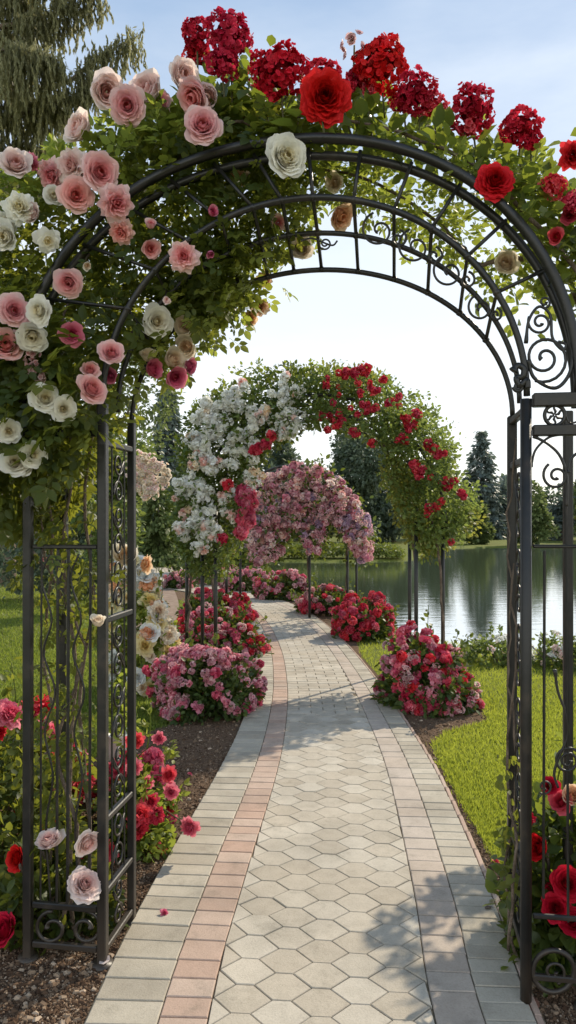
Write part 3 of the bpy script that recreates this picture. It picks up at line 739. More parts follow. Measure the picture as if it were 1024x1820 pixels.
# filigree of the side panels: S scrolls stacked up the pillar
def side_scroll(u, z0, z1, flip):
    c = (z0 + z1) / 2; r = (z1 - z0) * .27; f = 1 if flip else -1; Q = []
    for t in np.linspace(0, 1, 22): a_ = PI / 2 - 1.6 * 2 * PI * (1 - t); rr = r * (.22 + .78 * t); Q.append((.148 + f * rr * math.cos(a_), c + r + rr * math.sin(a_) * 1.0))
    top = Q
    bot = [(.296 - v, 2 * c - z) for v, z in Q][::-1]
    P_ = [W(u, v, z) for v, z in top[:-3]] + [W(u, v, z) for v, z in bot[3:]]
    scroll(spline(np.array(P_), 70), .0055)
for u, zs in ((-UI, [(.07, .25), (.28, .51), (.54, .76), (.76, 1.0), (1.0, 1.22), (1.26, 1.46), (1.46, 1.66), (1.66, 1.86)]), (UI, [(.18, .45), (.48, .74), (.74, 1.0), (1.0, 1.26), (1.26, 1.52), (1.52, 1.79)])):
    for k, (z0, z1) in enumerate(zs): side_scroll(u, z0, z1, k % 2)
    for vv in (.085, .21): bar3('rod', W(u, vv, zs[0][1]), W(u, vv, 1.88 if u < 0 else 1.80), .0035, .0035)

# ------------------------------------------------------------------ climbing roses on the near arch
def arch_clumps(poly, n, v0, v1):
    q = sample_poly(poly, n); v = v0 + (v1 - v0) * rng.random(n)
    c = np.array([on_arch(a, b, k) for (a, b), k in zip(q, v)])
    out = unit(c - W(0, .15, 1.9) * [1, 1, 1] + rdir(n) * .25 - AV * .35)
    return c, out
POLY_L = [(-170, 370), (0, 365), (60, 345), (130, 290), (200, 245), (300, 220), (330, 205), (400, 170), (470, 175), (520, 185), (545, 215), (550, 255), (520, 300), (500, 400), (470, 480), (420, 560), (375, 590), (330, 630), (250, 655), (205, 720), (180, 880), (120, 930), (-170, 950)]
POLY_F = [(-170, 480), (40, 500), (90, 570), (180, 580), (190, 690), (165, 740), (90, 860), (60, 900), (-170, 930)]
POLY_T = [(300, 195), (345, 185), (400, 125), (470, 140), (520, 170), (620, 180), (700, 205), (750, 225), (760, 260), (700, 255), (600, 228), (500, 232), (420, 245), (330, 300)]
POLY_R = [(680, 215), (740, 235), (800, 250), (880, 275), (960, 290), (1010, 340), (1090, 420), (1090, 560), (1020, 480), (930, 390), (850, 320), (760, 265)]
POLY_V = [(470, 285), (560, 285), (640, 290), (760, 335), (860, 420), (935, 480), (905, 510), (830, 455), (720, 385), (620, 350), (560, 370), (520, 440), (470, 440)]
def rose_stems(th, paths, r0, v):
    for P_ in paths:
        Q = np.array([on_arch(p[0], p[1], p[2] if len(p) > 2 else v) for p in spline(P_, 26)])
        Q += rng.normal(size=Q.shape) * .004
        part(th, 'stem', tube(Geo(), Q, np.linspace(r0, r0 * .45, len(Q)), 7), M['bark'])

PINKLIST = [
 (190, 163, 54, 'cup', 'blush', .1), (227, 187, 58, 'rose', 'pink', .05), (262, 165, 56, 'cup', 'blush', .16), (284, 182, 40, 'cup', 'pink', .2), (324, 136, 56, 'cup', 'blush', .12), (346, 172, 56, 'cup', 'pink', .1), (372, 170, 40, 'cup', 'blush', .16), (360, 224, 62, 'rose', 'pink', .02), (143, 229, 54, 'cup', 'blush', .1),
 (28, 292, 50, 'cup', 'blush', .05), (55, 288, 28, 'loose', 'magenta', .1), (92, 311, 52, 'loose', 'pink', .1), (128, 294, 60, 'loose', 'blush', .08), (150, 305, 40, 'cup', 'blush', .1), (178, 306, 60, 'rose', 'pink', .0), (135, 347, 56, 'rose', 'salmon', .0), (207, 361, 62, 'loose', 'pink', -.06), (95, 348, 34, 'cup', 'white', .05),
 (215, 413, 44, 'loose', 'salmon', .02), (35, 368, 54, 'loose', 'white', .05), (58, 380, 36, 'cup', 'blush', .08), (10, 420, 46, 'cup', 'white', .05), (8, 395, 40, 'loose', 'white', .1), (85, 427, 48, 'open', 'white', -.01), (267, 442, 32, 'cup', 'salmon', .1), (326, 455, 54, 'loose', 'pink', .06), (122, 502, 50, 'rose', 'pink', -.08),
 (25, 552, 56, 'rose', 'pink', -.1), (71, 552, 50, 'rose', 'white', -.13), (58, 597, 52, 'rose', 'white', -.14), (10, 614, 58, 'rose', 'salmon', -.12), (128, 594, 42, 'rose', 'magenta', -.1), (198, 628, 46, 'rose', 'pink', -.06), (160, 658, 32, 'cup', 'salmon', -.1), (163, 692, 56, 'rose', 'salmon', -.13), (80, 709, 53, 'rose', 'white', -.14), (113, 727, 46, 'rose', 'white', -.12),
 (16, 767, 42, 'rose', 'white', -.12), (59, 808, 46, 'rose', 'white', -.13), (26, 823, 50, 'rose', 'white', -.13), (46, 828, 36, 'cup', 'white', -.1), (279, 571, 56, 'rose', 'white', .14), (329, 579, 38, 'cup', 'cream', .25), (332, 616, 44, 'bud', 'cream', .25), (308, 640, 44, 'bud', 'cream', .22), (336, 651, 32, 'cup', 'magenta', .25), (312, 671, 38, 'cup', 'magenta', .22), (271, 657, 36, 'cup', 'magenta', .2), (263, 633, 30, 'cup', 'cream', .2), (197, 668, 28, 'cup', 'magenta', .05),
 (508, 280, 70, 'rose', 'white', -.05), (425, 316, 36, 'loose', 'peach', .2), (445, 287, 24, 'loose', 'pink', .25), (495, 396, 26, 'cup', 'pink', .25), (604, 384, 48, 'cup', 'peach', .28), (596, 325, 34, 'cup', 'cream', .3), (535, 441, 42, 'cup', 'cream', .3), (461, 545, 36, 'loose', 'peach', .45), (443, 566, 28, 'cup', 'peach', .45), (470, 497, 30, 'loose', 'peach', .45),
 (222, 989, 48, 'bud', 'cream', .33), (175, 1105, 28, 'bud', 'cream', -.03), (260, 1002, 36, 'loose', 'peach', .5)]
PINKLIST = [(a, b, c, k, m, v - (.10 if b < 560 and a < 480 and v < .2 else .02)) for a, b, c, k, m, v in PINKLIST]
heads = [(349, 62, 54, 'head', 'crimson', .1), (348, 93, 46, 'head', 'crimson', .14), (408, 62, 80, 'head', 'crimson', .1), (395, 112, 62, 'head', 'crimson', .06), (470, 122, 60, 'head', 'red', .12), (500, 128, 92, 'head', 'red', .08), (570, 142, 72, 'head', 'crimson', .2), (578, 172, 80, 'full', 'red', -.03),
         (676, 115, 96, 'head', 'red', .1), (640, 140, 54, 'head', 'crimson', .16), (629, 82, 44, 'spray', 'dusty', .12), (738, 165, 72, 'head', 'crimson', .1), (772, 188, 46, 'head', 'rosered', .12), (715, 180, 44, 'head', 'crimson', .14), (840, 195, 80, 'head', 'crimson', .1), (828, 222, 40, 'spray', 'rosered', .1), (925, 226, 70, 'head', 'crimson', .08), (945, 250, 40, 'head', 'red', .06), (1017, 275, 44, 'loose', 'crimson', .05),
         (880, 322, 60, 'full', 'red', -.03), (984, 330, 46, 'head', 'rosered', .06), (1018, 360, 44, 'head', 'rosered', .05), (988, 421, 28, 'bud', 'rosered', .02), (1012, 384, 26, 'cup', 'rosered', .08), (900, 468, 40, 'cup', 'cream', .3), (655, 160, 26, 'spray', 'rosered', .1), (620, 155, 26, 'spray', 'crimson', .1)]
for px, py, dia, kind, col, v in PINKLIST + heads:
    p = on_arch(px, py, v); CLEAR.append((p, dia / 2 * np.linalg.norm(p - np.array([0, 0, H])) / F, unit(np.array([0, 0, H]) - p)))
for q in range(8):
    a_, b_ = sample_poly([(20, 400), (200, 300), (420, 320), (380, 520), (200, 600), (60, 760), (0, 760)], 1)[0]; PINKLIST.append((a_, b_, 15 + 9 * rng.random(), 'bud', ('blush', 'pink', 'cream', 'magenta')[q % 4], -.05))
pinkrose = thing('climbing_rose', 'climbing rose with large blush, pink and white blooms over the left side of near arch', 'climbing rose', W(-1.0, .16, 0))
g = Geo(); gi = Geo()
c, o = arch_clumps(POLY_L, 520, .06, .42); P_, O_, k = clumped(c, o, 9, .045); leaves(g, P_, O_, .084, .30 + .35 * rng.random(len(c))[k], 'C', .45)
c, o = arch_clumps(POLY_F, 130, -.11, .04); P_, O_, k = clumped(c, o, 8, .04); leaves(g, P_, O_, .10, .25 + .3 * rng.random(len(c))[k], 'C', .5)
c, o = arch_clumps([(250, 660), (330, 630), (420, 540), (480, 480), (470, 440), (400, 430), (300, 560)], 90, .18, .5); P_, O_, k = clumped(c, o, 8, .04); leaves(gi, P_, O_, .075, .5 + .4 * rng.random(len(c))[k], 'C', .7)
# thinner growth hanging inside the pillar
c, o = arch_clumps([(60, 900), (170, 900), (170, 1050), (160, 1250), (150, 1500), (90, 1560), (65, 1300), (55, 1050)], 62, .04, .25); P_, O_, k = clumped(c, o, 5, .04); leaves(g, P_, O_, .07, 0.35 + .4 * rng.random(len(c))[k], 'C', .8)
# fringe along the top with sunlit tips
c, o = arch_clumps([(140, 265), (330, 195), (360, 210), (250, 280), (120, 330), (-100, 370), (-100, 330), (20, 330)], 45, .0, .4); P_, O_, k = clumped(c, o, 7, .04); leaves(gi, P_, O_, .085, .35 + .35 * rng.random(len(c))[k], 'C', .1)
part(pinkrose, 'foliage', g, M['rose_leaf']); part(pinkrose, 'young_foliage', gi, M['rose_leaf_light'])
rose_stems(pinkrose, [[(130, 1660, .12), (120, 1400, .1), (135, 1200, .14), (110, 1000, .1), (130, 800, .15), (100, 620, .1), (170, 430, .1), (280, 300, .15)],
                      [(95, 1660, .18), (88, 1500, .2), (105, 1350, .15), (80, 1150, .18), (95, 950, .12), (60, 800, .1), (40, 600, .1)],
                      [(150, 1660, .2), (160, 1450, .2), (140, 1250, .2), (165, 1050, .2), (150, 900, .15), (180, 700, .2), (260, 560, .2), (360, 470, .2), (450, 420, .25)],
                      [(110, 1650, .1), (140, 1500, .06), (100, 1330, .1), (150, 1150, .12), (85, 1010, .1), (70, 900, .1)],
                      [(300, 300, .12), (380, 230, .1), (470, 215, .1), (540, 220, .1)]], .0085, .12)
cam3 = np.array([0, 0, H])
def facing(p, tilt=.55, up=.1): return unit(unit(cam3 - p) + rng.normal(size=3) * tilt * np.array([1, .4, 1]) + np.array([0, -.1, up]))
def put(th, lst, mpp=2.6):
    for px, py, dia, kind, col, v in lst:
        p = on_arch(px, py, v); r = dia / 2 * np.linalg.norm(p - cam3) / F
        bloom(th, kind, col, p, facing(p, .36 if dia > 36 else .6), r * .90, 'rose_bloom')
put(pinkrose, PINKLIST)
for px, py in ((62, 655), (55, 640), (72, 668), (60, 628)):
    p = on_arch(px, py, -.1); bloom(pinkrose, 'spray', 'dusty', p, facing(p), .028)

redrose = thing('climbing_rose', 'climbing rose with big deep red flower heads along the top of the near arch', 'climbing rose', W(.93, .2, 0))
g = Geo(); gi = Geo()
c, o = arch_clumps(POLY_T, 95, .06, .36); P_, O_, k = clumped(c, o, 8, .05); leaves(g, P_, O_, .075, .3 + .4 * rng.random(len(c))[k], 'A', .35, up=.8)
c, o = arch_clumps(POLY_R, 75, .03, .4); P_, O_, k = clumped(c, o, 9, .05); leaves(g, P_, O_, .066, .4 + .45 * rng.random(len(c))[k], 'A', .3, up=.8)
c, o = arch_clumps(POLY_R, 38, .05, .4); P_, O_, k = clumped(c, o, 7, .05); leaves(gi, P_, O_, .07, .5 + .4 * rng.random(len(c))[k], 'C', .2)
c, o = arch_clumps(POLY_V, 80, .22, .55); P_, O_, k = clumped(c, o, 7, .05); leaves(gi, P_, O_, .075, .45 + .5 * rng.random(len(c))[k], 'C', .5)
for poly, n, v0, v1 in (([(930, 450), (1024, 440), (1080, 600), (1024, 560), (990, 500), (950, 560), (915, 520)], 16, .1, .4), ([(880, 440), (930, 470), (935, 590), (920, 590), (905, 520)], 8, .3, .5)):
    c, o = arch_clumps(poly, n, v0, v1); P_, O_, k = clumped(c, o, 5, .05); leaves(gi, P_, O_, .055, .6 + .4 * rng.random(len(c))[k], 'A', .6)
part(redrose, 'foliage', g, M['broad_leaf']); part(redrose, 'young_foliage', gi, M['rose_leaf_light'])
gv = Geo(); c, o = arch_clumps([(892, 1330), (926, 1330), (926, 1700), (895, 1660)], 24, .12, .25); P_, O_, k = clumped(c, o, 4, .018); leaves(gv, P_, O_, .04, .5 + .4 * rng.random(len(c))[k], 'A', .3); part(redrose, 'vine_foliage', gv, M['rose_leaf'])
rose_stems(redrose, [[(905, 1690, .15), (915, 1500, .1), (900, 1350, .2), (918, 1150, .12), (903, 950, .2), (915, 780, .15)], [(915, 1690, .22), (900, 1560, .26), (920, 1380, .24), (905, 1200, .25), (910, 1000, .26)]], .006, .12)
rose_stems(redrose, [[(1060, 1650, .2), (1070, 1200, .2), (1065, 800, .2), (1060, 560, .15), (980, 430, .12), (880, 320, .12), (760, 250, .12), (640, 215, .12), (520, 205, .12)],
                     [(1055, 620, .2), (1000, 480, .3), (900, 460, .32), (850, 470, .35), (820, 440, .3), (760, 380, .35), (660, 320, .35), (560, 300, .3)]], .011, .12)

for px, py, dia, kind, col, v in heads:
    p = on_arch(px, py, v); r = dia / 2 * np.linalg.norm(p - cam3) / F
    d_ = facing(p, .25, .45 if kind == 'head' else .1)
    bloom(redrose, kind, col, p, d_, r * (.86 if kind == 'head' else .92), 'flower_head' if kind in ('head', 'spray') else 'rose_bloom')
    if py < 260:
        base = on_arch(px + (8 if px > 600 else 4), max(py + 95, 205), v + .04)
        Q = spline([base, base * .5 + p * .5 + rng.normal(size=3) * .012, p - d_ * r * .3], 10); part(redrose, 'stem', tube(Geo(), Q, .0035, 6), M['stem'])

CLEAR.clear()
# ------------------------------------------------------------------ bushes
def bush(name, label, cat, c, rx, ry, h, nleaf, lsize, kinds, nb, bs, leaf='bush_leaf', group=None, low=.05, keep=100, tmpl='A', facing_cam=.0, bare=0.0, shade=.45):
    c = np.array([c[0], c[1], 0.]); th = thing(name, label, cat, c, group)
    n = max(12, nleaf // 22); dd = unit(rng.normal(size=(n, 3)) * [1, 1, .9]); dd[:, 2] = np.abs(dd[:, 2]) * 1.0 - .18
    lob = unit(rng.normal(size=(6, 3)) * [1, 1, .7] + [0, 0, .25]); bump_ = lambda v: .75 + .42 * np.exp(-7 * (1 - (np.atleast_2d(v) @ lob.T).max(1)))
    r = (.55 + .42 * rng.random(n) ** .6) * bump_(unit(dd)); ctr = c + dd * r[:, None] * [rx, ry, h] + [0, 0, h * low + lsize * .5]
    ctr[:, 2] = np.maximum(ctr[:, 2], lsize * .6)
    P_, O_, k = clumped(ctr, unit(dd), 22, min(rx, h) * .13); P_[:, 2] = np.maximum(P_[:, 2], .02)
    g = Geo(); leaves(g, P_, O_, lsize, (shade - .2 + .4 * rng.random(n))[k], tmpl, .15)
    gs = Geo()
    for q in range(5):
        e = c + np.array([rng.normal() * rx * .45, rng.normal() * ry * .45, h * .75]); tube(gs, spline([c + [rng.normal() * .03, rng.normal() * .03, -.01], (c + e) / 2 + rng.normal(size=3) * .04, e], 6), [.008] * 3 + [.006] * 3, 5)
    part(th, 'stem', gs, M['bark'])
    specs = []
    gsh = g
    for q in range(9):
        d = unit(rng.normal(size=3) * [1, .8, .6] + [0, 0, .9]); s0 = c + d * [rx, ry, h] * .7; s1 = c + d * [rx, ry, h] * (1.1 + .22 * rng.random()) + [0, 0, h * low + lsize * .3 + .03]
        Q = spline([s0, (s0 + s1) / 2 + rng.normal(size=3) * .02, s1], 9); tube(gsh, Q, .003, 5); tq = rng.random(22)
        leaves(gsh, s0 + (s1 - s0) * (.3 + .7 * tq[:, None]) + rng.normal(size=(22, 3)) * lsize * .3, np.repeat(d[None], 22, 0), lsize * .9, .65, tmpl, .1, 1.0)
    part(th, 'foliage', gsh, M[leaf])
    nbunch = max(5, nb // 6); bun = unit(rng.normal(size=(nbunch, 3)) * [1, 1, .9]); bun[:, 2] = np.abs(bun[:, 2]) * 1.05 - bare * .8
    for q in range(nb):
        d = unit(rng.normal(size=3) * [1, 1, .9]); d[2] = abs(d[2]) * 1.05 - bare
        if q % 4: d = unit(bun[int(rng.integers(nbunch))] + rng.normal(size=3) * .13)
        d = d * float(bump_(unit(d))[0])
        kind, col = kinds[int(rng.choice(len(kinds), p=np.array([x[2] for x in kinds]) / sum(x[2] for x in kinds)))][:2]
        rr = .98 + .14 * rng.random()
        p = c + d * rr * [rx, ry, h] + [0, 0, h * low + lsize * .3]; p[2] = max(p[2], bs)
        specs.append((kind, col, p, unit(d + [0, 0, .35] + rng.normal(size=3) * .35 + unit(cam3 - p) * facing_cam), bs * (.6 + .7 * rng.random())))
    bloom_many(th, specs, keep=keep)
    return th
PINKS = [('ball', 'bushpink', 6), ('ball', 'hotpink', 2), ('ball', 'dusty', 2), ('spray', 'bushpink', 2)]
REDS = [('ball', 'rosered', 5), ('ball', 'hotpink', 4), ('spray', 'rosered', 2)]
MIX = [('ball', 'hotpink', 4), ('ball', 'rosered', 3), ('ball', 'bushpink', 3), ('spray', 'dusty', 2)]
GL, GR = 'flower bushes lining the left edge of the path', 'flower bushes lining the right edge of the path by the lake'
bush('rose_bush', 'large rounded pink rose bush at the foot of the second arch, left of the path', 'rose bush', (-.70, 6.25), .43, .42, .50, 4200, .05, PINKS, 300, .044, low=.12, group=GL, bare=.12)
bush('rose_bush', 'bush of magenta and red roses just behind the large pink bush left of the path', 'rose bush', (-.80, 9.0), .50, .5, .46, 2600, .06, MIX, 190, .055, group=GL)
bush('rose_bush', 'low red pink rose bush second from the path bend on the left', 'rose bush', (-1.12, 11.6), .50, .5, .42, 2000, .07, REDS, 150, .06, group=GL)
pass
bush('rose_bush', 'dusky pink bush at the far left beside the distant path', 'rose bush', (-2.55, 17.6), .34, .5, .40, 900, .085, [('ball', 'dusty', 4), ('ball', 'bushpink', 3)], 130, .065, group=GL)
bush('rose_bush', 'big bush mixing crimson and pale pink blooms at the lawn corner right of path', 'rose bush', (1.24, 6.35), .40, .42, .58, 3800, .06, MIX, 230, .05, low=.12, group=GR, bare=.15)
bush('rose_bush', 'bright red pink bush right of the path, next beyond the big mixed bush', 'rose bush', (1.02, 10.2), .47, .5, .46, 2400, .065, REDS, 220, .055, group=GR)
bush('rose_bush', 'pink bush with pale tips right of path, between the red bush and the bend', 'rose bush', (.62, 12.8), .6, .55, .46, 2200, .07, [('ball', 'hotpink', 4), ('ball', 'dusty', 4), ('ball', 'rosered', 2)], 180, .06, group=GR)
bush('rose_bush', 'dusty pink bush at the right outer edge of the path bend', 'rose bush', (-.05, 15.0), .7, .5, .45, 1900, .08, [('ball', 'dusty', 5), ('ball', 'bushpink', 4), ('ball', 'hotpink', 2)], 170, .065, group=GR)
bush('rose_bush', 'low pink bush beyond the path bend under the third arch', 'rose bush', (-.85, 16.9), .7, .5, .42, 1700, .085, [('ball', 'bushpink', 5), ('ball', 'dusty', 4)], 150, .065, group=GR)
bush('rose_bush', 'low rosy bush on the lake shore, farthest of the right hand row', 'rose bush', (-1.75, 18.6), .7, .6, .45, 1700, .09, [('ball', 'dusty', 5), ('ball', 'bushpink', 4)], 150, .07, group=GR)
# near corners
bush('rose_bush', 'bush of scarlet roses behind the left iron pillar at the edge of the soil bed', 'rose bush', (-.76, 3.75), .19, .32, .50, 3000, .042, [('loose', 'rosered', 3), ('ball', 'rosered', 2), ('ball', 'hotpink', 2)], 46, .05, 'rose_leaf_light', low=.06, facing_cam=.9)
scarlet = bpy.data.objects['foliage' if False else [o.name for o in bpy.data.objects if o.get('label', '').startswith('bush of scarlet')][0]]
for px, py, dia, col in ((240, 1318, 34, 'rosered'), (238, 1365, 30, 'hotpink'), (300, 1377, 30, 'rosered'), (304, 1408, 28, 'hotpink'), (268, 1424, 34, 'rosered'), (250, 1450, 46, 'rosered'), (337, 1471, 36, 'hotpink'), (280, 1518, 34, 'rosered'), (283, 1313, 24, 'hotpink'), (262, 1390, 24, 'hotpink'), (240, 1490, 22, 'hotpink')):
    p = at(px, py, 3.45 + .1 * rng.random()); r0 = np.array([-.86 + .08 * rng.normal() * .5, 3.7, .05]); part(scarlet, 'stem', tube(Geo(), spline([r0, (r0 + p) / 2 + [0, .02, .10], p + [0, .03, -.01]], 10), .0035, 5), M['stem']); bloom(scarlet, 'loose', col, p, facing(p, .45), dia / 2 * 3.5 / F, 'rose_bloom')
bush('rose_bush', 'bush of crimson roses at the left picture edge outside the iron pillar', 'rose bush', (-1.45, 3.6), .48, .5, .66, 4200, .05, [('loose', 'rosered', 4), ('loose', 'red', 1), ('loose', 'hotpink', 3)], 80, .058, 'rose_leaf', low=.06, facing_cam=.9)
th = bush('rose_bush', 'low dark bush with blush roses inside the foot of the left iron pillar', 'rose bush', (-.93, 2.92), .22, .18, .42, 1700, .05, [('loose', 'red', 1)], 3, .03, 'rose_leaf', low=.02)
for px, py, dia, kind, col, v in ((88, 1495, 40, 'cup', 'blush', -.03), (155, 1497, 42, 'rose', 'blush', -.03), (150, 1572, 50, 'full', 'blush', -.05), (8, 1653, 46, 'rose', 'red', .0), (30, 1526, 36, 'rose', 'red', .1)):
    p = on_arch(px, py, v); r0 = on_arch(px + (15 if px < 100 else -20), 1690, .12); part(th, 'stem', tube(Geo(), spline([r0, (r0 + p) / 2 + AV * .05, p + AV * .03, p + AV * .005], 10), .0035, 5), M['stem']); bloom(th, kind, col, p, facing(p, .6, .5), dia / 2 * np.linalg.norm(p - cam3) / F, 'rose_bloom')
th = bush('rose_bush', 'red rose bush at the foot of the right iron pillar', 'rose bush', (1.02, 2.78), .19, .26, .60, 2300, .06, [('loose', 'red', 1)], 4, .03, 'broad_leaf', low=.04)
for px, py, dia, col in ((977, 1397, 26, 'red'), (997, 1425, 34, 'rosered'), (958, 1506, 36, 'red'), (1008, 1570, 46, 'red'), (987, 1614, 38, 'red'), (1020, 1640, 40, 'red'), (1018, 1415, 30, 'peach')):
    p = on_arch(px, py, .12); bloom(th, 'cup' if dia < 40 else 'rose', col, p, facing(p, .3), dia / 2 * np.linalg.norm(p - cam3) / F, 'rose_bloom')
bush('rose_bush', 'tall cream and pale yellow rose bush glowing behind the left iron pillar', 'rose bush', (-1.40, 7.0), .36, .36, 1.02, 2600, .05, [('loose', 'cream', 4), ('loose', 'yellow', 3), ('rose', 'snow', 2), ('ball', 'peach', 1)], 130, .075, 'rose_leaf_light', low=.12, facing_cam=.7)
for x_, y_, lab in ((2.35, 8.3, 'low white flowering shrub on the lake shore nearest the big mixed bush'), (3.05, 8.1, 'low pale shrub on the lake shore seen through the right iron pillar'), (3.75, 8.35, 'taller loose white green shrub on the lake shore at the right picture edge'), (4.5, 8.2, 'low pale shrub on the lake shore, mostly cut by the right picture edge')):
    bush('shrub', lab, 'shrub', (x_, y_), .42, .35, .30 + (.12 if x_ > 3.5 else 0), 1300, .05, [('spray', 'snow', 1), ('spray', 'blush', .4)], 60, .035, 'arch_leaf', group='low shrubs on the near lake shore', keep=60, shade=.6)
bush('flower_bed', 'yellow and red bedding flowers in front of the hedge island', 'flowers', (-1.75, 27.5), .9, .5, .85, 1200, .14, [('ball', 'peach', 2), ('ball', 'yellow', 3), ('ball', 'rosered', 1)], 60, .10, 'hedge_leaf')
bush('flower_bed', 'row of pink and yellow flowers far across the left lawn', 'flowers', (-9.0, 24), 1.6, .6, .55, 1200, .14, [('ball', 'hotpink', 2), ('ball', 'yellow', 3), ('ball', 'peach', 1)], 80, .10, 'hedge_leaf')

# ------------------------------------------------------------------ second arch and its two roses
def iron_arch(name, label, cx, Y0, Y1, hw, spr, rise, feet, r=.02, crossings=5):
    th = thing(name, label, 'garden arch', (cx, (Y0 + Y1) / 2, 0), None)
    for sx, yy in feet: part(th, 'post', tube(Geo(), [(sx, yy, 0), (sx, yy, spr / 2), (sx, yy, spr + .3)], r, 8), M['iron'])
    for yy in (Y0, Y1):
        for dh in (0, .17):
            P_ = [(cx - (hw + dh) * math.cos(k), yy, spr + (rise + dh) * math.sin(k)) for k in np.linspace(0, PI, 40)]
            part(th, 'arch_rail', tube(Geo(), P_, r * .8, 7), M['iron'])
    for k in np.linspace(.15, PI - .15, crossings):
        part(th, 'rung', tube(Geo(), [(cx - hw * math.cos(k), yy, spr + rise * math.sin(k)) for yy in (Y0, (Y0 + Y1) / 2, Y1)], r * .6, 6), M['iron'])
    return th
a2 = iron_arch('rose_arch', 'second iron arch over the path, slim posts rising from flower bushes under a rose canopy', .32, 7.3, 7.9, 1.08, 1.45, 1.22, ((-.845, 7.3), (-.70, 7.15), (-1.08, 7.9), (1.265, 7.3), (1.54, 7.35), (1.30, 7.9)))
def arch_body(cx, Y0, Y1, hw, spr, rise, k0, k1, n, thick, depth):
    """points in a curved tube following the arch from angle k0 to k1 (0 = left foot)"""
    k = k0 + (k1 - k0) * rng.random(n); rad = np.sqrt(rng.random(n)); al = rng.random(n) * 2 * PI
    e = np.stack([-np.cos(k), np.zeros(n), np.sin(k)], -1)
    th_ = thick(k) * rad; dr = th_ * np.cos(al); dy = depth * rad * np.sin(al)
    s = np.stack([cx - (hw) * np.cos(k), np.full(n, (Y0 + Y1) / 2), spr + rise * np.sin(k)], -1) + e * dr[:, None]
    s[:, 1] += dy
    out = unit(e * np.cos(al)[:, None] + np.stack([np.zeros(n), np.sin(al), np.zeros(n)], -1))
    return s, out, rad
def leg_body(px_poly, Y0, Y1, n):
    q = sample_poly(px_poly, n); yy = Y0 + (Y1 - Y0) * rng.random(n); p = np.array([at(a, b, y) for (a, b), y in zip(q, yy)])
    return p, unit(p - np.array([.3, 7.5, 1.9]) + rdir(n) * .4)
def foliage_px(th, polys, per, spread, size, mat, name='foliage', tmpl='A', shade=(.25, .5), droop=.2):
    g = Geo()
    for poly, Y0, Y1, n in polys:
        c, o = leg_body(poly, Y0, Y1, n); P_, O_, k = clumped(c, o, per, spread)
        leaves(g, P_, O_, size, (shade[0] + shade[1] * rng.random(n))[k], tmpl, droop)
    return part(th, name, g, M[mat])
POLY2L = [(318, 965), (308, 900), (315, 840), (330, 780), (350, 735), (400, 695), (450, 665), (520, 660), (570, 668), (575, 740), (530, 765), (490, 790), (465, 830), (440, 870), (432, 920), (418, 975), (392, 1022), (335, 1015)]
POLY2R = [(560, 668), (600, 655), (660, 672), (720, 700), (765, 735), (790, 780), (820, 840), (835, 880), (825, 940), (790, 960), (760, 985), (725, 940), (705, 880), (685, 840), (690, 800), (650, 765), (600, 758), (562, 755)]
whiterose = thing('climbing_rose', 'climbing rose with small white flower clusters on the left half of the second arch', 'climbing rose', (-.8, 7.5, 0))
foliage_px(whiterose, [(POLY2L, 6.95, 8.0, 600)], 30, .05, .046, 'bush_leaf', shade=(.35, .5))
g = Geo()
for bx, by, ex, ey in ((440, 670, 415, 655), (470, 665, 460, 642), (520, 662, 512, 650), (350, 740, 345, 715), (365, 730, 372, 712), (400, 690, 392, 676), (330, 790, 312, 775), (545, 660, 560, 646)):
    a_, b_ = at(bx, by, 7.5), at(ex, ey, 7.4); t = rng.random(34)[:, None]; leaves(g, a_ * (1 - t) + b_ * t + rng.normal(size=(34, 3)) * .025, np.repeat(unit(b_ - a_)[None], 34, 0), .042, .6, 'A', .1)
part(whiterose, 'young_foliage', g, M['rose_leaf_light'])
rose_stems_ = [[(-.72, 7.13, 0), (-.71, 7.18, .6), (-.74, 7.35, 1.3), (-.6, 7.4, 2.0)], [(-1.06, 7.88, 0), (-1.06, 7.88, .7), (-1.0, 7.7, 1.4)]]
for P_ in rose_stems_: part(whiterose, 'stem', tube(Geo(), spline(P_, 16) + rng.normal(size=(16, 3)) * .01, .014, 6), M['bark'])
specs = []
q = sample_poly([(318, 955), (312, 880), (325, 810), (350, 745), (410, 700), (500, 680), (560, 700), (555, 745), (490, 775), (455, 830), (430, 900), (396, 995), (340, 1000)], 68)
q = np.repeat(q, 4, 0) + rng.normal(size=(272, 2)) * [9, 8]
for a_, b_ in q:
    p = at(a_, b_, 6.98 + .05 * rng.random()); specs.append((('spray' if rng.random() < .3 else 'ball'), 'snow' if rng.random() < .85 else ('blush' if rng.random() < .5 else 'cream'), p, facing(p, .6), .036 + .034 * rng.random()))
for a_, b_ in sample_poly([(425, 870), (445, 862), (452, 890), (440, 940), (415, 965), (428, 910)], 22):
    p = at(a_, b_, 6.98); specs.append(('ball', 'hotpink', p, facing(p, .6), .05 + .03 * rng.random()))
for a_, b_ in ((460, 797), (472, 790), (452, 800), (482, 775), (405, 862), (395, 958)):
    p = at(a_, b_, 6.96); specs.append(('ball', 'rosered', p, facing(p, .6), .06))
bloom_many(whiterose, specs, 'flower_cluster')
redarch = thing('climbing_rose', 'airy climbing rose with red clusters on the yellow green right half of second arch', 'climbing rose', (1.45, 7.5, 0))
foliage_px(redarch, [(POLY2R, 6.95, 8.1, 470)], 30, .05, .045, 'arch_leaf', shade=(.25, .5))
foliage_px(redarch, [([(690, 800), (720, 830), (745, 900), (760, 985), (800, 960), (850, 890), (830, 940), (790, 970), (740, 965), (700, 890), (680, 840)], 7.2, 8.0, 80), ([(565, 660), (600, 648), (690, 675), (640, 700), (580, 690)], 7.3, 7.8, 30)], 24, .06, .045, 'vine_leaf', 'young_foliage', shade=(.5, .5))
g = Geo()
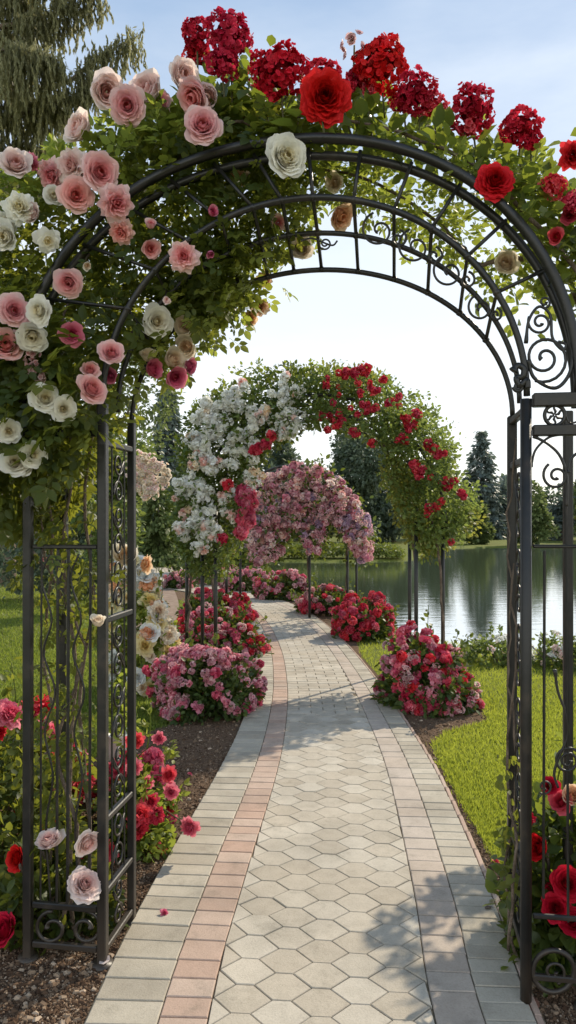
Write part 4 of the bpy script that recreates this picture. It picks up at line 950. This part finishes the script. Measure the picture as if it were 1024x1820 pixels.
for bx, by, ex, ey in ((600, 660, 606, 644), (650, 672, 652, 655), (720, 705, 770, 705), (735, 715, 775, 738), (790, 780, 800, 750), (800, 800, 815, 780), (830, 880, 852, 862), (835, 900, 850, 905), (690, 690, 690, 672), (775, 960, 772, 985), (800, 955, 822, 965)):
    a_, b_ = at(bx, by, 7.5), at(ex, ey, 7.4); t = rng.random(30)[:, None]; leaves(g, a_ * (1 - t) + b_ * t + rng.normal(size=(30, 3)) * .03, np.repeat(unit(b_ - a_)[None], 30, 0), .042, .6, 'A', .1)
part(redarch, 'shoot_foliage', g, M['arch_leaf'])
for P_ in ([(1.56, 7.33, 0), (1.52, 7.33, .8), (1.45, 7.3, 1.5), (1.2, 7.4, 2.2)], [(1.28, 7.28, 0), (1.27, 7.32, .8), (1.25, 7.6, 1.7), (.95, 7.5, 2.4)]):
    part(redarch, 'stem', tube(Geo(), spline(P_, 16) + rng.normal(size=(16, 3)) * .008, .012, 6), M['bark'])
specs = []
for a_, b_, n, R in ((640, 722, 5, 14), (665, 725, 4, 12), (590, 750, 5, 12), (600, 745, 4, 10), (570, 742, 3, 8), (637, 768, 3, 8), (663, 788, 3, 7), (728, 752, 6, 12), (720, 745, 3, 8), (770, 800, 4, 10), (785, 806, 5, 10), (763, 903, 6, 11), (775, 900, 3, 8), (820, 878, 4, 7), (806, 858, 3, 8), (805, 962, 1, 5), (626, 662, 4, 10), (645, 660, 4, 10), (680, 680, 4, 9), (612, 665, 3, 8), (762, 846, 2, 6), (640, 705, 2, 8), (605, 700, 4, 14), (660, 690, 4, 12), (700, 715, 4, 10), (745, 735, 3, 8), (585, 680, 3, 10), (715, 780, 4, 10), (740, 830, 4, 10), (790, 860, 4, 9), (760, 790, 3, 8)):
    for q in range(n):
        p = at(a_ + rng.normal() * R * .7, b_ + rng.normal() * R * .5, 7.0 + .05 * rng.random()); specs.append(('ball', 'rosered', p, facing(p, .6), .028 + .022 * rng.random()))
bloom_many(redarch, specs, 'flower_cluster')

# ------------------------------------------------------------------ third arch with its pink canopy
iron_arch('rose_arch', 'third slim iron arch farther along the path, buried in pink blossom', .10, 11.6, 12.4, .95, 1.25, 1.05, ((.35, 12.0), (.965, 12.0), (1.15, 12.4), (-1.0, 12.0), (-.8, 12.4)), .022, 3)
pinkarch = thing('climbing_rose', 'spreading canopy of dusty pink blossom covering the third arch', 'climbing rose', (.35, 12.0, 0))
P3 = [(440, 915), (445, 870), (470, 850), (500, 838), (525, 825), (565, 830), (600, 848), (630, 880), (652, 915), (662, 950), (658, 995), (636, 1000), (612, 955), (600, 930), (580, 940), (566, 985), (545, 985), (535, 945), (515, 940), (500, 985), (475, 1000), (446, 1000)]
foliage_px(pinkarch, [(P3, 11.3, 12.9, 170)], 22, .10, .085, 'bush_leaf', shade=(.2, .45))
specs = []
for P_ in ([(.37, 12.02, 0), (.33, 12.05, .9), (.38, 12.0, 1.6), (.1, 12.1, 2.2)], [(.99, 12.03, 0), (.95, 12.0, .8), (1.0, 12.0, 1.5), (.8, 12.1, 2.1)], [(-1.02, 12.0, 0), (-.98, 12.05, .8), (-1.0, 12.0, 1.4), (-.7, 12.1, 2.0)]):
    part(pinkarch, 'stem', tube(Geo(), spline(P_, 16) + rng.normal(size=(16, 3)) * .012, .022, 6), M['bark'])
for a_, b_ in sample_poly(P3, 640):
    p = at(a_, b_, 11.2 + .1 * rng.random() + .5 * rng.random()); specs.append((('spray' if rng.random() < .5 else 'ball'), ('dusty', 'bushpink', 'dusty', 'blush', 'dusty', 'bushpink', 'lilac')[int(rng.integers(7))], p, facing(p, .7, .3), .045 + .04 * rng.random()))
bloom_many(pinkarch, specs, 'flower_cluster')

# ------------------------------------------------------------------ trees
def tree(name, label, base, crowns, lsize, mat, per=40, trunk=.25, n=200, group=None, tmpl='B', shade=.45, cat='tree', droop=.2, limbs=6):
    """crowns: (centre offset, radii) ellipsoids that together make an uneven crown"""
    base = np.array([base[0], base[1], base[2] if len(base) > 2 else 0.]); th = thing(name, label, cat, base, group)
    g = Geo(); vol = np.array([np.prod(r) ** (2 / 3) for _, r in crowns]); vol /= vol.sum(); ctrs = []
    for (c, r), f in zip(crowns, vol):
        m = max(6, int(n * f)); d = rdir(m); rad = .45 + .55 * rng.random(m) ** .5
        ctr = base + np.array(c) + d * rad[:, None] * np.array(r); ctr[:, 2] = np.maximum(ctr[:, 2], base[2] + .1)
        P_, O_, k = clumped(ctr, d, per, min(r) * .16)
        leaves(g, P_, O_, lsize, (shade - .25 + .5 * rng.random(m))[k], tmpl, droop); ctrs.append((np.array(c), r))
    part(th, 'crown', g, M[mat])
    gt = Geo(); top = max(c[2] for c, r in ctrs)
    tube(gt, spline([base - [0, 0, .1], base + [trunk * .2, 0, top * .35], base + [0, 0, top * .8]], 12), np.linspace(trunk, trunk * .4, 12), 9)
    for c, r in ctrs[:limbs]:
        e = base + c; tube(gt, spline([base + [0, 0, top * .35], base * .5 + e * .5 + [0, 0, top * .02], e], 8), np.linspace(trunk * .45, trunk * .12, 8), 6)
    part(th, 'trunk', gt, M['bark']); return th
def conifer(name, label, base, h, r, lsize, mat, levels=26, per=16, power=.85, group=None, lean=.0, low=.05):
    base = np.array([base[0], base[1], 0.]); th = thing(name, label, 'tree', base, group); g = Geo(); gb = Geo()
    for L in range(levels):
        t = L / (levels - 1); z = h * (low + (1 - low) * t * .985); rr = r * max(.03, (1 - t) ** power) * (.75 + .45 * rng.random())
        nb = max(4, int(11 * (1 - t) + 4))
        for b in range(nb):
            a = rng.random() * 2 * PI; R_ = rr * (.7 + .5 * rng.random()); tip = base + [math.cos(a) * R_, math.sin(a) * R_, z - .16 * R_ + .0]
            root = base + [0, 0, z + .1 * R_]; u = rng.random(per) ** .7
            p = root + (tip - root) * u[:, None]; p[:, 2] -= .25 * R_ * u * (u - .3); p += rng.normal(size=p.shape) * (.05 * r + .03)
            leaves(g, p, np.repeat(unit(tip - root)[None], per, 0), lsize, .2 + .5 * rng.random() + .2 * u, 'B', .35, .55)
    part(th, 'crown', g, M[mat])
    tube(gb, [base - [0, 0, .1], base + [0, 0, h * .5], base + [0, 0, h * .97]], np.array([.03, .018, .004]) * h * .6, 8); part(th, 'trunk', gb, M['bark']); return th
def gx_(px, Y): return (px - 512) * Y / F
def zt(py, Y): return H + (HZ - py) * Y / F
# far, across the lake
conifer('cypress_tree', 'tall narrow dark conifer standing alone between the near arch and the second arch', (gx_(297, 48), 48), zt(686, 48), 1.25, .42, 'tree_haze', 34, 22, .45)
conifer('conifer_tree', 'single pointed conifer across the lake right of the second arch', (gx_(855, 62), 62), zt(768, 62), 2.3, .42, 'tree_haze', 26, 22, .8)
GT = 'trees on the far side of the lake'
def far_tree(label, px, Y, top, halfw, mat, n=150, name='tree', lsize=None, group=GT, base=0.):
    h = zt(top, Y); wd = halfw * Y / F; cr = []
    for k in range(7):
        t = k / 6; cr.append(((rng.normal() * wd * .3, rng.normal() * wd * .3, h * (.22 + .62 * t)), (wd * (1.0 - .62 * t ** 1.5) * (.65 + .25 * rng.random()), wd * .7, h * .17)))
    return tree(name, label, (gx_(px, Y), Y, base), cr, lsize or Y * .0062, mat, 40, h * .03, n, group)
far_tree('massive dark rounded tree seen through the second arch above the pink canopy', 645, 52, 755, 88, 'tree_dark', 430)
far_tree('dark tree with a pointed top left of the massive dark tree', 527, 58, 764, 46, 'tree_dark', 240)
far_tree('dark green tree half hidden behind the white rose leg of the second arch', 470, 56, 800, 50, 'tree_dark', 160)
far_tree('dark tree with willowy outline between the massive tree and the red rose leg', 700, 55, 812, 48, 'tree_dark', 190)
far_tree('broad dark tree behind the red rose leg of the second arch', 765, 62, 830, 55, 'tree_dark', 160)
far_tree('small pale green tree on the far bank just right of the red rose leg', 845, 50, 892, 30, 'tree_mid', 110)
far_tree('haze-tinted blue green tree on the far bank below the pointed conifer', 885, 66, 850, 50, 'tree_haze', 150)
far_tree('olive green tree on the far bank beside the right iron pillar', 945, 47, 850, 42, 'tree_mid', 150)
far_tree('dark tree on the far bank behind the right iron pillar scrolls', 1000, 58, 862, 60, 'tree_haze', 150)
far_tree('tall olive tree at the right picture edge across the lake', 1062, 50, 838, 60, 'tree_mid', 150)
far_tree('haze-tinted bluish tree on the far bank just outside the right picture edge', 1150, 60, 820, 80, 'tree_haze', 130)
far_tree('low dark tree behind the cypress left of the second arch', 340, 55, 770, 40, 'tree_haze', 120)
far_tree('dark tree far left behind the cream bush', 235, 50, 790, 60, 'tree_dark', 140)
for k, (px, Y) in enumerate(((560, 75), (780, 78), (900, 80), (1010, 76), (420, 76))):
    far_tree(['dark distant tree behind the gap left of the massive dark tree', 'dark distant tree closing the gap behind the red rose leg', 'dark distant tree behind the pointed conifer', 'dark distant tree closing the view at the right', 'dark distant tree closing the view behind the white rose leg'][k], px, Y, 855 + 6 * (k % 2), 110, 'tree_dark', 150)
tree('lilac_tree', 'pale lilac blossoming tree behind the white rose leg of the second arch', (gx_(462, 24), 24), [((0, 0, 1.5), (.9, .8, .9)), ((.4, 0, 2.1), (.7, .6, .7)), ((-.5, 0, 1.9), (.7, .6, .8)), ((.1, 0, 2.6), (.6, .6, .45))], .10, 'bush_leaf', 36, .1, 110, None)
lil = bpy.data.objects['lilac_tree']; specs = []
for q in range(300):
    d = rdir(1)[0]; p = np.array([gx_(462, 24), 23.9, 1.9]) + d * [1.15, .8, 1.15]; specs.append(('spray' if q % 2 else 'ball', 'lilac' if rng.random() < .75 else 'dusty', p, unit(d + [0, -.3, .3]), .11 + .07 * rng.random()))
bloom_many(lil, specs, 'blossom_cluster')
tree('shadow_rose', 'added standard rose tree outside the right edge, shading the path corner', (2.12, 4.5), [((0, 0, 1.65), (.27, .27, .26)), ((-.16, .1, 1.45), (.14, .16, .14)), ((.15, -.1, 1.82), (.16, .16, .12))], .055, 'rose_leaf', 26, .016, 46, None, 'A')  # unseen tree added out of view to drop leafy shade on the path
# hedge island
g = Geo(); n = 800; xx = rng.random(n); hx0, hx1 = gx_(420, 31.5), gx_(712, 31.5)
ctr = np.stack([hx0 + (hx1 - hx0) * xx, 31.3 + rng.normal(size=n) * .5, .12 + .36 * rng.random(n) ** .5], -1); ctr[:, 2] *= np.clip((1 - xx) / .05, .3, 1) ** .5
P_, O_, k = clumped(ctr, unit(rng.normal(size=(n, 3)) + [0, -.5, .8]), 26, .065); P_[:, 2] = np.maximum(P_[:, 2], .0)
leaves(g, P_, O_, .10, .75 + .25 * rng.random(n)[k], 'B'); solo('hedge', 'long low clipped green hedge along the far lake edge under the third arch', 'hedge', g, M['hedge_leaf'], ((hx0 + hx1) / 2, 31.3, 0))
# left side
conifer('dark_shrub', 'dense dark green shrub left of the second arch beside the distant path', (gx_(282, 26), 26), zt(868, 26), 1.1, .22, 'tree_mid', 16, 26, .4)
tree('shrub', 'rounded dark green shrub at the end of the distant path left of the second arch', (gx_(300, 30), 30), [((0, 0, 1.0), (1.3, .9, 1.1)), ((-1.2, 0, .9), (1.1, .9, 1.0)), ((.2, .2, 1.8), (.9, .8, .7))], .2, 'tree_dark', 36, .12, 90, None, cat='shrub')
th = tree('flowering_tree', 'tall light green tree with cream blossom sprays between the left iron pillar and the cypress', (gx_(195, 13), 13), [((0, 0, 1.9), (.55, .5, .8)), ((.15, 0, 2.7), (.5, .45, .6)), ((-.2, 0, 3.3), (.55, .45, .5)), ((.35, -.1, 2.2), (.4, .35, .35)), ((-.6, 0, 2.4), (.7, .5, 1.0)), ((.1, 0, 1.1), (.45, .4, .5))], .10, 'arch_leaf', 34, .07, 150, None, 'A')
specs = []
for a_, b_ in sample_poly([(225, 800), (270, 815), (302, 835), (290, 870), (255, 885), (235, 860)], 70):
    p = at(a_, b_, 12.6); specs.append(('spray', 'cream' if rng.random() < .6 else 'blush', p, facing(p, .7), .07 + .04 * rng.random()))
bloom_many(th, specs, 'blossom_cluster')
tree('shrub', 'dark green leafy shrub behind the left iron pillar', (gx_(120, 15), 15), [((0, 0, 1.0), (.9, .7, .9)), ((.8, 0, .9), (.8, .6, .8)), ((-.9, 0, 1.2), (.9, .7, 1.0)), ((.3, 0, 1.9), (.8, .6, .6))], .11, 'tree_dark', 36, .07, 130, None, 'A', cat='shrub')
tree('olive_tree', 'wide olive green tree behind the near arch at the upper left', (gx_(70, 24), 24), [((0, 0, 8.2), (2.0, 1.6, 1.7)), ((2.0, 0, 7.2), (1.7, 1.4, 1.5)), ((-2.4, 0, 7.6), (2.0, 1.5, 1.8)), ((3.3, 0, 5.9), (1.4, 1.2, 1.3)), ((.6, 0, 5.5), (2.2, 1.6, 1.6)), ((-2.0, 0, 4.8), (2.0, 1.5, 1.6)), ((3.0, 0, 4.2), (1.3, 1.1, 1.1))], .17, 'tree_mid', 44, .22, 300)
for k, (px, Y, top) in enumerate(((30, 40, 800), (130, 42, 780), (-70, 38, 780))):
    far_tree(['dark tree closing the left lawn behind the pillar', 'dark tree at the far end of the left lawn between trunk and pillar', 'dark tree beyond the left picture edge'][k], px, Y, top, 75, 'tree_dark', 150, group='trees at the end of the left lawn')
# weeping conifer: trunk, arching limbs, hanging strands of needles
base = np.array([gx_(14, 18), 18., 0]); th = thing('weeping_conifer', 'huge weeping conifer with hanging needle curtains at the upper left', 'tree', base)
gt = Geo(); tube(gt, spline([base - [0, 0, .1], base + [-.1, 0, 3], base + [-.5, 0, 8], base + [-.9, 0, 16]], 20), np.linspace(.17, .12, 20) * [1.25] + .0, 12); part(th, 'trunk', gt, M['bark'])
tube_g = Geo(); g = Geo()
arms = [((-150, 170), (90, 155), (170, 105), (248, 62), 2.0), ((-120, 60), (20, 45), (80, 30), (150, 15), 1.6), ((-130, -60), (20, -60), (110, -40), (178, -5), 2.0), ((-120, -130), (60, -130), (100, -100), (140, -70), 2.0), ((-150, 110), (0, 90), (60, 95), (110, 110), 2.2),
        ((-140, 215), (20, 190), (70, 185), (130, 200), 2.0), ((-150, 290), (0, 270), (50, 265), (100, 280), 2.0), ((-150, 20), (-60, 0), (20, 0), (70, 10), 2.4), ((-150, 150), (-80, 130), (0, 130), (45, 140), 2.6), ((-120, 330), (-20, 320), (40, 325), (80, 345), 1.4), ((-120, 240), (40, 200), (120, 175), (190, 150), 1.2), ((-140, 90), (-90, 70), (-30, 60), (40, 70), 2.4)]
for a_, b_, c_, d_, ln in arms:
    Y0 = 17 + 2 * rng.random(); Q = spline([at(*p, Y0 + .25 * i) for i, p in enumerate((a_, b_, c_, d_))], 40)
    tube(tube_g, Q, np.linspace(.09, .012, 40), 6)
    for k in range(185):
        u = rng.random() ** .85; i = u * 38.9; p = Q[int(i)] + (Q[int(i) + 1] - Q[int(i)]) * (i % 1) + rng.normal(size=3) * [.10, .30, .05]
        L = ln * (.25 + .75 * rng.random()) * (1 - .62 * u) ; m = int(50 + 95 * L); t = np.sort(rng.random(m))[:, None]
        sway = rng.normal() * .10
        S = p + np.c_[t * sway + .03 * np.sin(t * 9 + k), rng.normal(size=(m, 1)) * .03, -t * L]
        leaves(g, S, np.repeat([[sway * .4, 0, -1.]], m, 0), .10, .25 + .5 * rng.random(), 'S', .5, .35)
    m = 900; i = (rng.random(m) * 38.9).astype(int); leaves(g, Q[i] + rng.normal(size=(m, 3)) * [.08, .12, .08], np.repeat([[.5, 0, -.3]], m, 0), .13, .5, 'S', .3, .8)
part(th, 'limb', tube_g, M['bark']); part(th, 'needles', g, M['weeping'])

# ------------------------------------------------------------------ small things
def lathe(g, c, prof, n=24):
    a = np.arange(n) * 2 * PI / n; V = np.vstack([np.c_[c[0] + r * np.cos(a), c[1] + r * np.sin(a), np.full(n, c[2] + z)] for r, z in prof]); k = np.arange(n); k2 = (k + 1) % n
    g.add(V, [np.concatenate([np.stack([j * n + k, j * n + k2, (j + 1) * n + k2, (j + 1) * n + k], -1) for j in range(len(prof) - 1)])]); return g
c = np.array([-.935, 4.35, 0.]); c[0] = gx_(211, 4.35)
pot = thing('plant_pot', 'white glazed plant pot half hidden behind the left pillar side panel', 'plant pot', c)
part(pot, 'bowl', lathe(Geo(), c, [(.0, .19), (.05, .19), (.075, .25), (.085, .34), (.095, .345), (.093, .36), (.08, .355), (.07, .30), (0, .29)]), M['ceramic'])
part(pot, 'pedestal', lathe(Geo(), c, [(.08, 0), (.08, .02), (.04, .05), (.032, .12), (.045, .187), (0, .188)]), M['ceramic'])
c2 = c + [0, 0, .3]; pl = thing('potted_plant', 'slender light green plant growing from the white pot', 'plant', c2); g = Geo()
for q in range(9):
    e = c2 + [rng.normal() * .045, rng.normal() * .05, .22 + .16 * rng.random()]; Q = spline([c2 + [0, 0, -.01], (c2 + e) / 2 + rng.normal(size=3) * .01, e], 12); tube(g, Q, .0025, 5)
    leaves(g, np.repeat(Q[2:], 3, 0), unit(rng.normal(size=(30, 3)) + [0, 0, .6]), .05, .7, 'A', 0)
part(pl, 'foliage', g, M['rose_leaf_light'])
def fallen(kind, col, px, py, r, lab, name='fallen_flower'):
    p = on_ground(px, py) + [0, 0, .022 + r * .3]; o = link(name, bloom_mesh(kind, col, 1), tuple(p)); o.scale = (r, r, r); o.rotation_euler = (rng.normal() * .5, rng.normal() * .5, rng.random() * 6); props(o, lab, 'flower')
fallen('loose', 'magenta', 292, 1635, .018, 'small fallen pink blossom lying on the grey left edging of the path')
fallen('loose', 'hotpink', 338, 1383, .016, 'fallen pink blossom lying on the soil near the path edge')
fallen('loose', 'rosered', 882, 1541, .018, 'red blossom fallen where the lawn edge meets the right iron pillar')
for px, py, lab, m_ in ((876, 1612, 'dry curled leaf on the right grey edging near the pillar', 'weeping'), (897, 1734, 'small green leaf on the shaded paving beside the right pillar foot', 'rose_leaf_light'), (868, 1624, 'small brown leaf scrap lying next to the dry curled leaf', 'bark')):
    p = on_ground(px, py) + [0, 0, .027]; g = Geo(); place(g, LA - [0, .5, 0], LAF, p[None], frames(np.array([[.8, .5, .1]]), np.array([[0, .2, 1.]])), np.array([.04]), [.6]); solo('fallen_leaf', lab, 'leaf', g, M[m_], p)
p = on_ground(186, 1722) + [0, 0, .03]; g = Geo(); place(g, PT - [0, .5, 0], PTF, p[None], frames(np.array([[1., .1, 0]]), np.array([[0, -.3, 1.]])), np.array([.035]), [.8]); solo('fallen_petal', 'pale pink petal lying against the foot of the left inner post', 'petal', g, pm['blush'], p)
